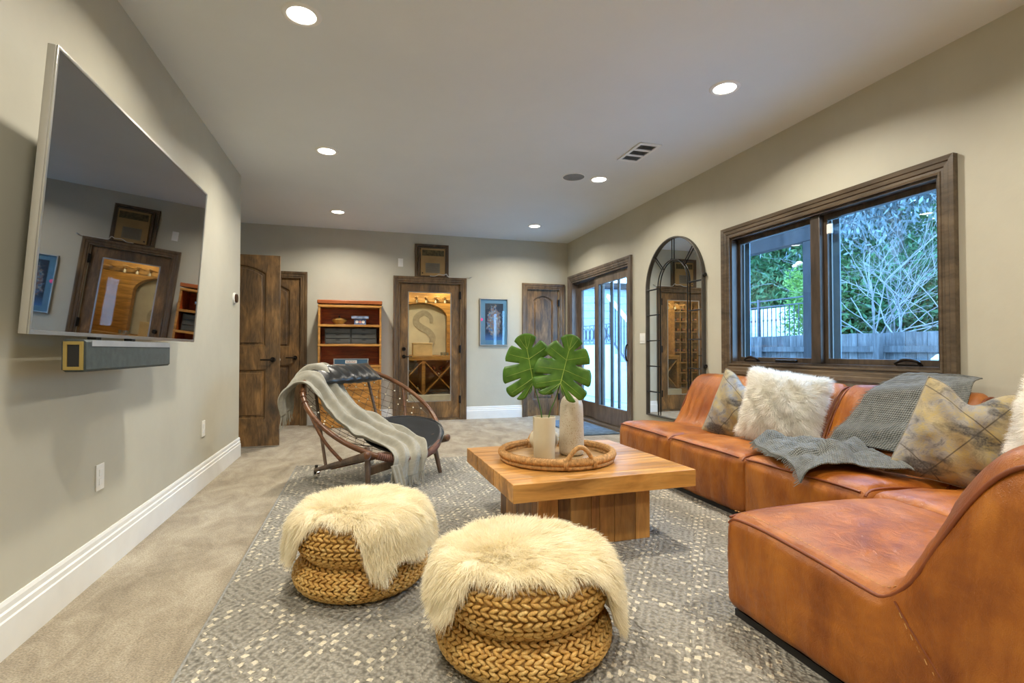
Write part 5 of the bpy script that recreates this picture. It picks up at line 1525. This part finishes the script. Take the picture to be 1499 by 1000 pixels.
O('roof', G().box(3.2, 9.7, 16.7, 20, 3.301, 3.5), M_PERG, hs)

def leafmat(name, a, b):
    m = Mat(name, a, .7); oi = m.nd('TexCoord'); n = m.noise(oi.outputs['Object'], 1.6, 5, .7)
    m.color(m.ramp(n, [(.3, a), (.7, b)]))
    tr = m.nd('BsdfTranslucent'); m.link(m._c, tr.inputs[0]); mx = m.nd('MixShader'); mx.inputs[0].default_value = .3
    m.link(m.b.outputs[0], mx.inputs[1]); m.link(tr.outputs[0], mx.inputs[2]); m.link(mx.outputs[0], m.n['Material Output'].inputs[0]); return m.m
ML = {'dark': leafmat('conifer_green', (.035, .11, .045), (.10, .24, .09)), 'mid': leafmat('hedge_green', (.06, .15, .05), (.16, .30, .10)),
      'blue': leafmat('weeping_blue_cedar', (.16, .22, .25), (.36, .44, .47)), 'lime': leafmat('rose_leaf', (.12, .26, .05), (.30, .44, .10))}
M_BARK = plain('grey_bark', (.22, .20, .18), .9, var=.3, scale=12)
M_TWIG = plain('pale_twig', (.28, .27, .27), .85, var=.2)
def crown(n, blobs, size, droop, seed):
    r = np.random.default_rng(seed); B = np.array(blobs, float)
    w = (B[:, 3] * B[:, 4] * B[:, 5]) ** .67; i = r.choice(len(B), n, p=w / w.sum())
    d = r.normal(0, 1, (n, 3)); d /= np.linalg.norm(d, axis=1)[:, None]; rad = r.uniform(.35, 1.0, n)[:, None] ** .5
    p = B[i, :3] + d * rad * B[i, 3:6] * (1 + .25 * r.normal(0, 1, (n, 1)))
    a = r.normal(0, 1, (n, 3)); a[:, 2] -= droop; a /= np.linalg.norm(a, axis=1)[:, None]
    b = np.cross(a, r.normal(0, 1, (n, 3))); b /= np.linalg.norm(b, axis=1)[:, None]
    s = size * r.uniform(.6, 1.3, (n, 1))
    V = np.stack([p - a * s, p + b * s * .32, p + a * s, p - b * s * .32], 1).reshape(-1, 3)
    return V, np.arange(n * 4).reshape(-1, 4)
def branches(g, p, d, L, rad, depth, r, spread=.6, grav=0.0):
    pts = [np.array(p, float)]; d = np.array(d, float)
    for k in range(5):
        d = d + np.array([r.gauss(0, .16), r.gauss(0, .16), r.gauss(0, .10) + grav]); d /= np.linalg.norm(d); pts.append(pts[-1] + d * L / 5)
    g.tube(pts, np.linspace(rad, rad * .55, 6), 5 if depth > 1 else 4, cap=False)
    if depth > 0:
        for k in range(r.choice((2, 3, 3))):
            q = pts[r.choice((2, 3, 4, 5))]; e = d + np.array([r.gauss(0, spread), r.gauss(0, spread), r.gauss(.05, spread * .7)]); e /= np.linalg.norm(e)
            branches(g, q, e, L * r.uniform(.6, .85), rad * .5, depth - 1, r, spread, grav)
def tree(name, label, x, y, z0, h, blobs, n, size, mat, droop=0.0, seed=1, bark=True, twigs=0, group=None):
    t = thing(name, label, 'tree' if 'shrub' not in name else 'shrub', (x, y, z0), 0, group)
    g = G(); r = random.Random(seed)
    g.tube([(x, y, z0), (x + .1, y, z0 + h * .4), (x - .05, y + .1, z0 + h * .9)], [.14 * h / 5, .10 * h / 5, .03], 8)
    for k in range(twigs): branches(g, (x, y, z0 + h * r.uniform(.2, .7)), (r.gauss(0, .8), r.gauss(0, .8), .5), h * .30, .035 * h / 5, 2, r)
    O('trunk', g, M_BARK, t, 80, flip=False)
    V, Q = crown(n, [(x + a, y + b, z0 + c, d, e, f) for a, b, c, d, e, f in blobs], size, droop, seed)
    o = fast('foliage', V, Q, mat, t); o['kind'] = 'stuff'
def cone_blobs(h, w, k=9):
    return [(0, 0, h * (.12 + .88 * i / k), w * (1.02 - i / k) + .15, w * (1.02 - i / k) + .15, h * .12) for i in range(k + 1)]
zt_ = 1.12
tree('conifer_tree', 'dark green conifer at the far left of the left window pane', 12.6, 15.2, zt_, 6, cone_blobs(6.5, 2.2), 13000, .12, ML['dark'], .4, 11)
tree('conifer_tree', 'dark green conifer behind the rose shrub in the left window pane', 13.2, 12.9, zt_, 5.5, cone_blobs(5.6, 2.1), 13000, .12, ML['dark'], .4, 12)
tree('hedge_tree', 'rounded green evergreen low behind the bare shrub, right of the window mullion', 13.0, 10.2, zt_, 3, [(0, 0, 1.2, 1.6, 1.6, 1.3), (.3, -1.3, 1.0, 1.4, 1.5, 1.2), (0, 1.2, 1.4, 1.5, 1.4, 1.4)], 14000, .095, ML['mid'], .2, 13)
tree('hedge_tree', 'rounded green evergreen at the right side of the right window pane', 12.4, 7.6, zt_, 3, [(0, 0, 1.3, 1.5, 1.5, 1.4), (0, -1.4, 1.5, 1.5, 1.6, 1.5), (.2, 1.0, 1.1, 1.3, 1.2, 1.1)], 14000, .095, ML['dark'], .2, 14)
tree('weeping_tree', 'tall weeping blue-grey tree filling the top of the right window pane', 12.0, 8.9, zt_, 6.5,
     [(0, 0, 5.2, 2.6, 2.8, 1.5), (-.4, -1.6, 4.3, 1.6, 1.5, 1.5), (-.6, .2, 3.7, 1.1, 1.2, 1.3), (-.4, 1.8, 4.4, 1.4, 1.3, 1.5), (0, -2.6, 5.2, 1.5, 1.6, 1.6), (.5, 3.2, 5.6, 1.6, 1.6, 1.4)], 42000, .085, ML['blue'], 1.6, 15, twigs=14)
tree('far_tree', 'distant blue-green tree behind the weeping tree', 18.0, 11.5, zt_, 7, [(0, 0, 4, 3.5, 4.0, 3.4), (0, 4, 3.5, 3, 3.4, 3.2), (0, -4, 3.6, 3, 3.2, 3.2)], 7000, .32, ML['dark'], .2, 16)
tree('far_tree', 'distant tree closing the view behind the conifers', 17.5, 20.0, zt_, 6, [(0, 0, 3, 3.0, 4.0, 2.8), (0, -4, 3, 3, 3, 2.6)], 5000, .32, ML['dark'], .2, 17)
tree('rose_shrub', 'light green rose shrub above the railing in the left window pane', 8.75, 8.45, zt_, 1.0, [(0, 0, .55, .35, .35, .45), (.05, -.1, 1.0, .30, .32, .40), (0, .1, 1.35, .2, .2, .3)], 1500, .055, ML['lime'], .0, 18)
rf = thing('rose_bloom', 'pale pink rose bloom at the top of the rose shrub', 'flower', (8.7, 8.42, 2.82))
O('petals', G().ell((8.7, 8.42, 2.84), ((0, 0, 1), (1, 0, 0), (0, 1, 0)), (.05, .07, .07), 10, 6).ell((8.68, 8.50, 2.80), ((0, 0, 1), (1, 0, 0), (0, 1, 0)), (.04, .06, .06), 10, 6), plain('pink_petal', (.80, .45, .35), .7), rf, 179)
O('stem', G().cyl((8.72, 8.42, 2.45), (8.7, 8.42, 2.80), .008, n=6), M_STEM, rf)
bs_ = thing('bare_shrub', 'leafless pale-branched shrub rising behind the fence in the right window pane', 'shrub', (9.6, 7.4, zt_))
g = G(); rr_ = random.Random(5)
for k in range(13):
    branches(g, (9.6 + rr_.uniform(-.2, .2), 7.4 + rr_.uniform(-.7, .7), zt_), (rr_.gauss(0, .45), rr_.gauss(0, .6), 1.0), rr_.uniform(.9, 1.5), .017, 4, rr_, .55, .0)
o = O('branch_mass', g, M_TWIG, bs_, 80, flip=False); o['kind'] = 'stuff'
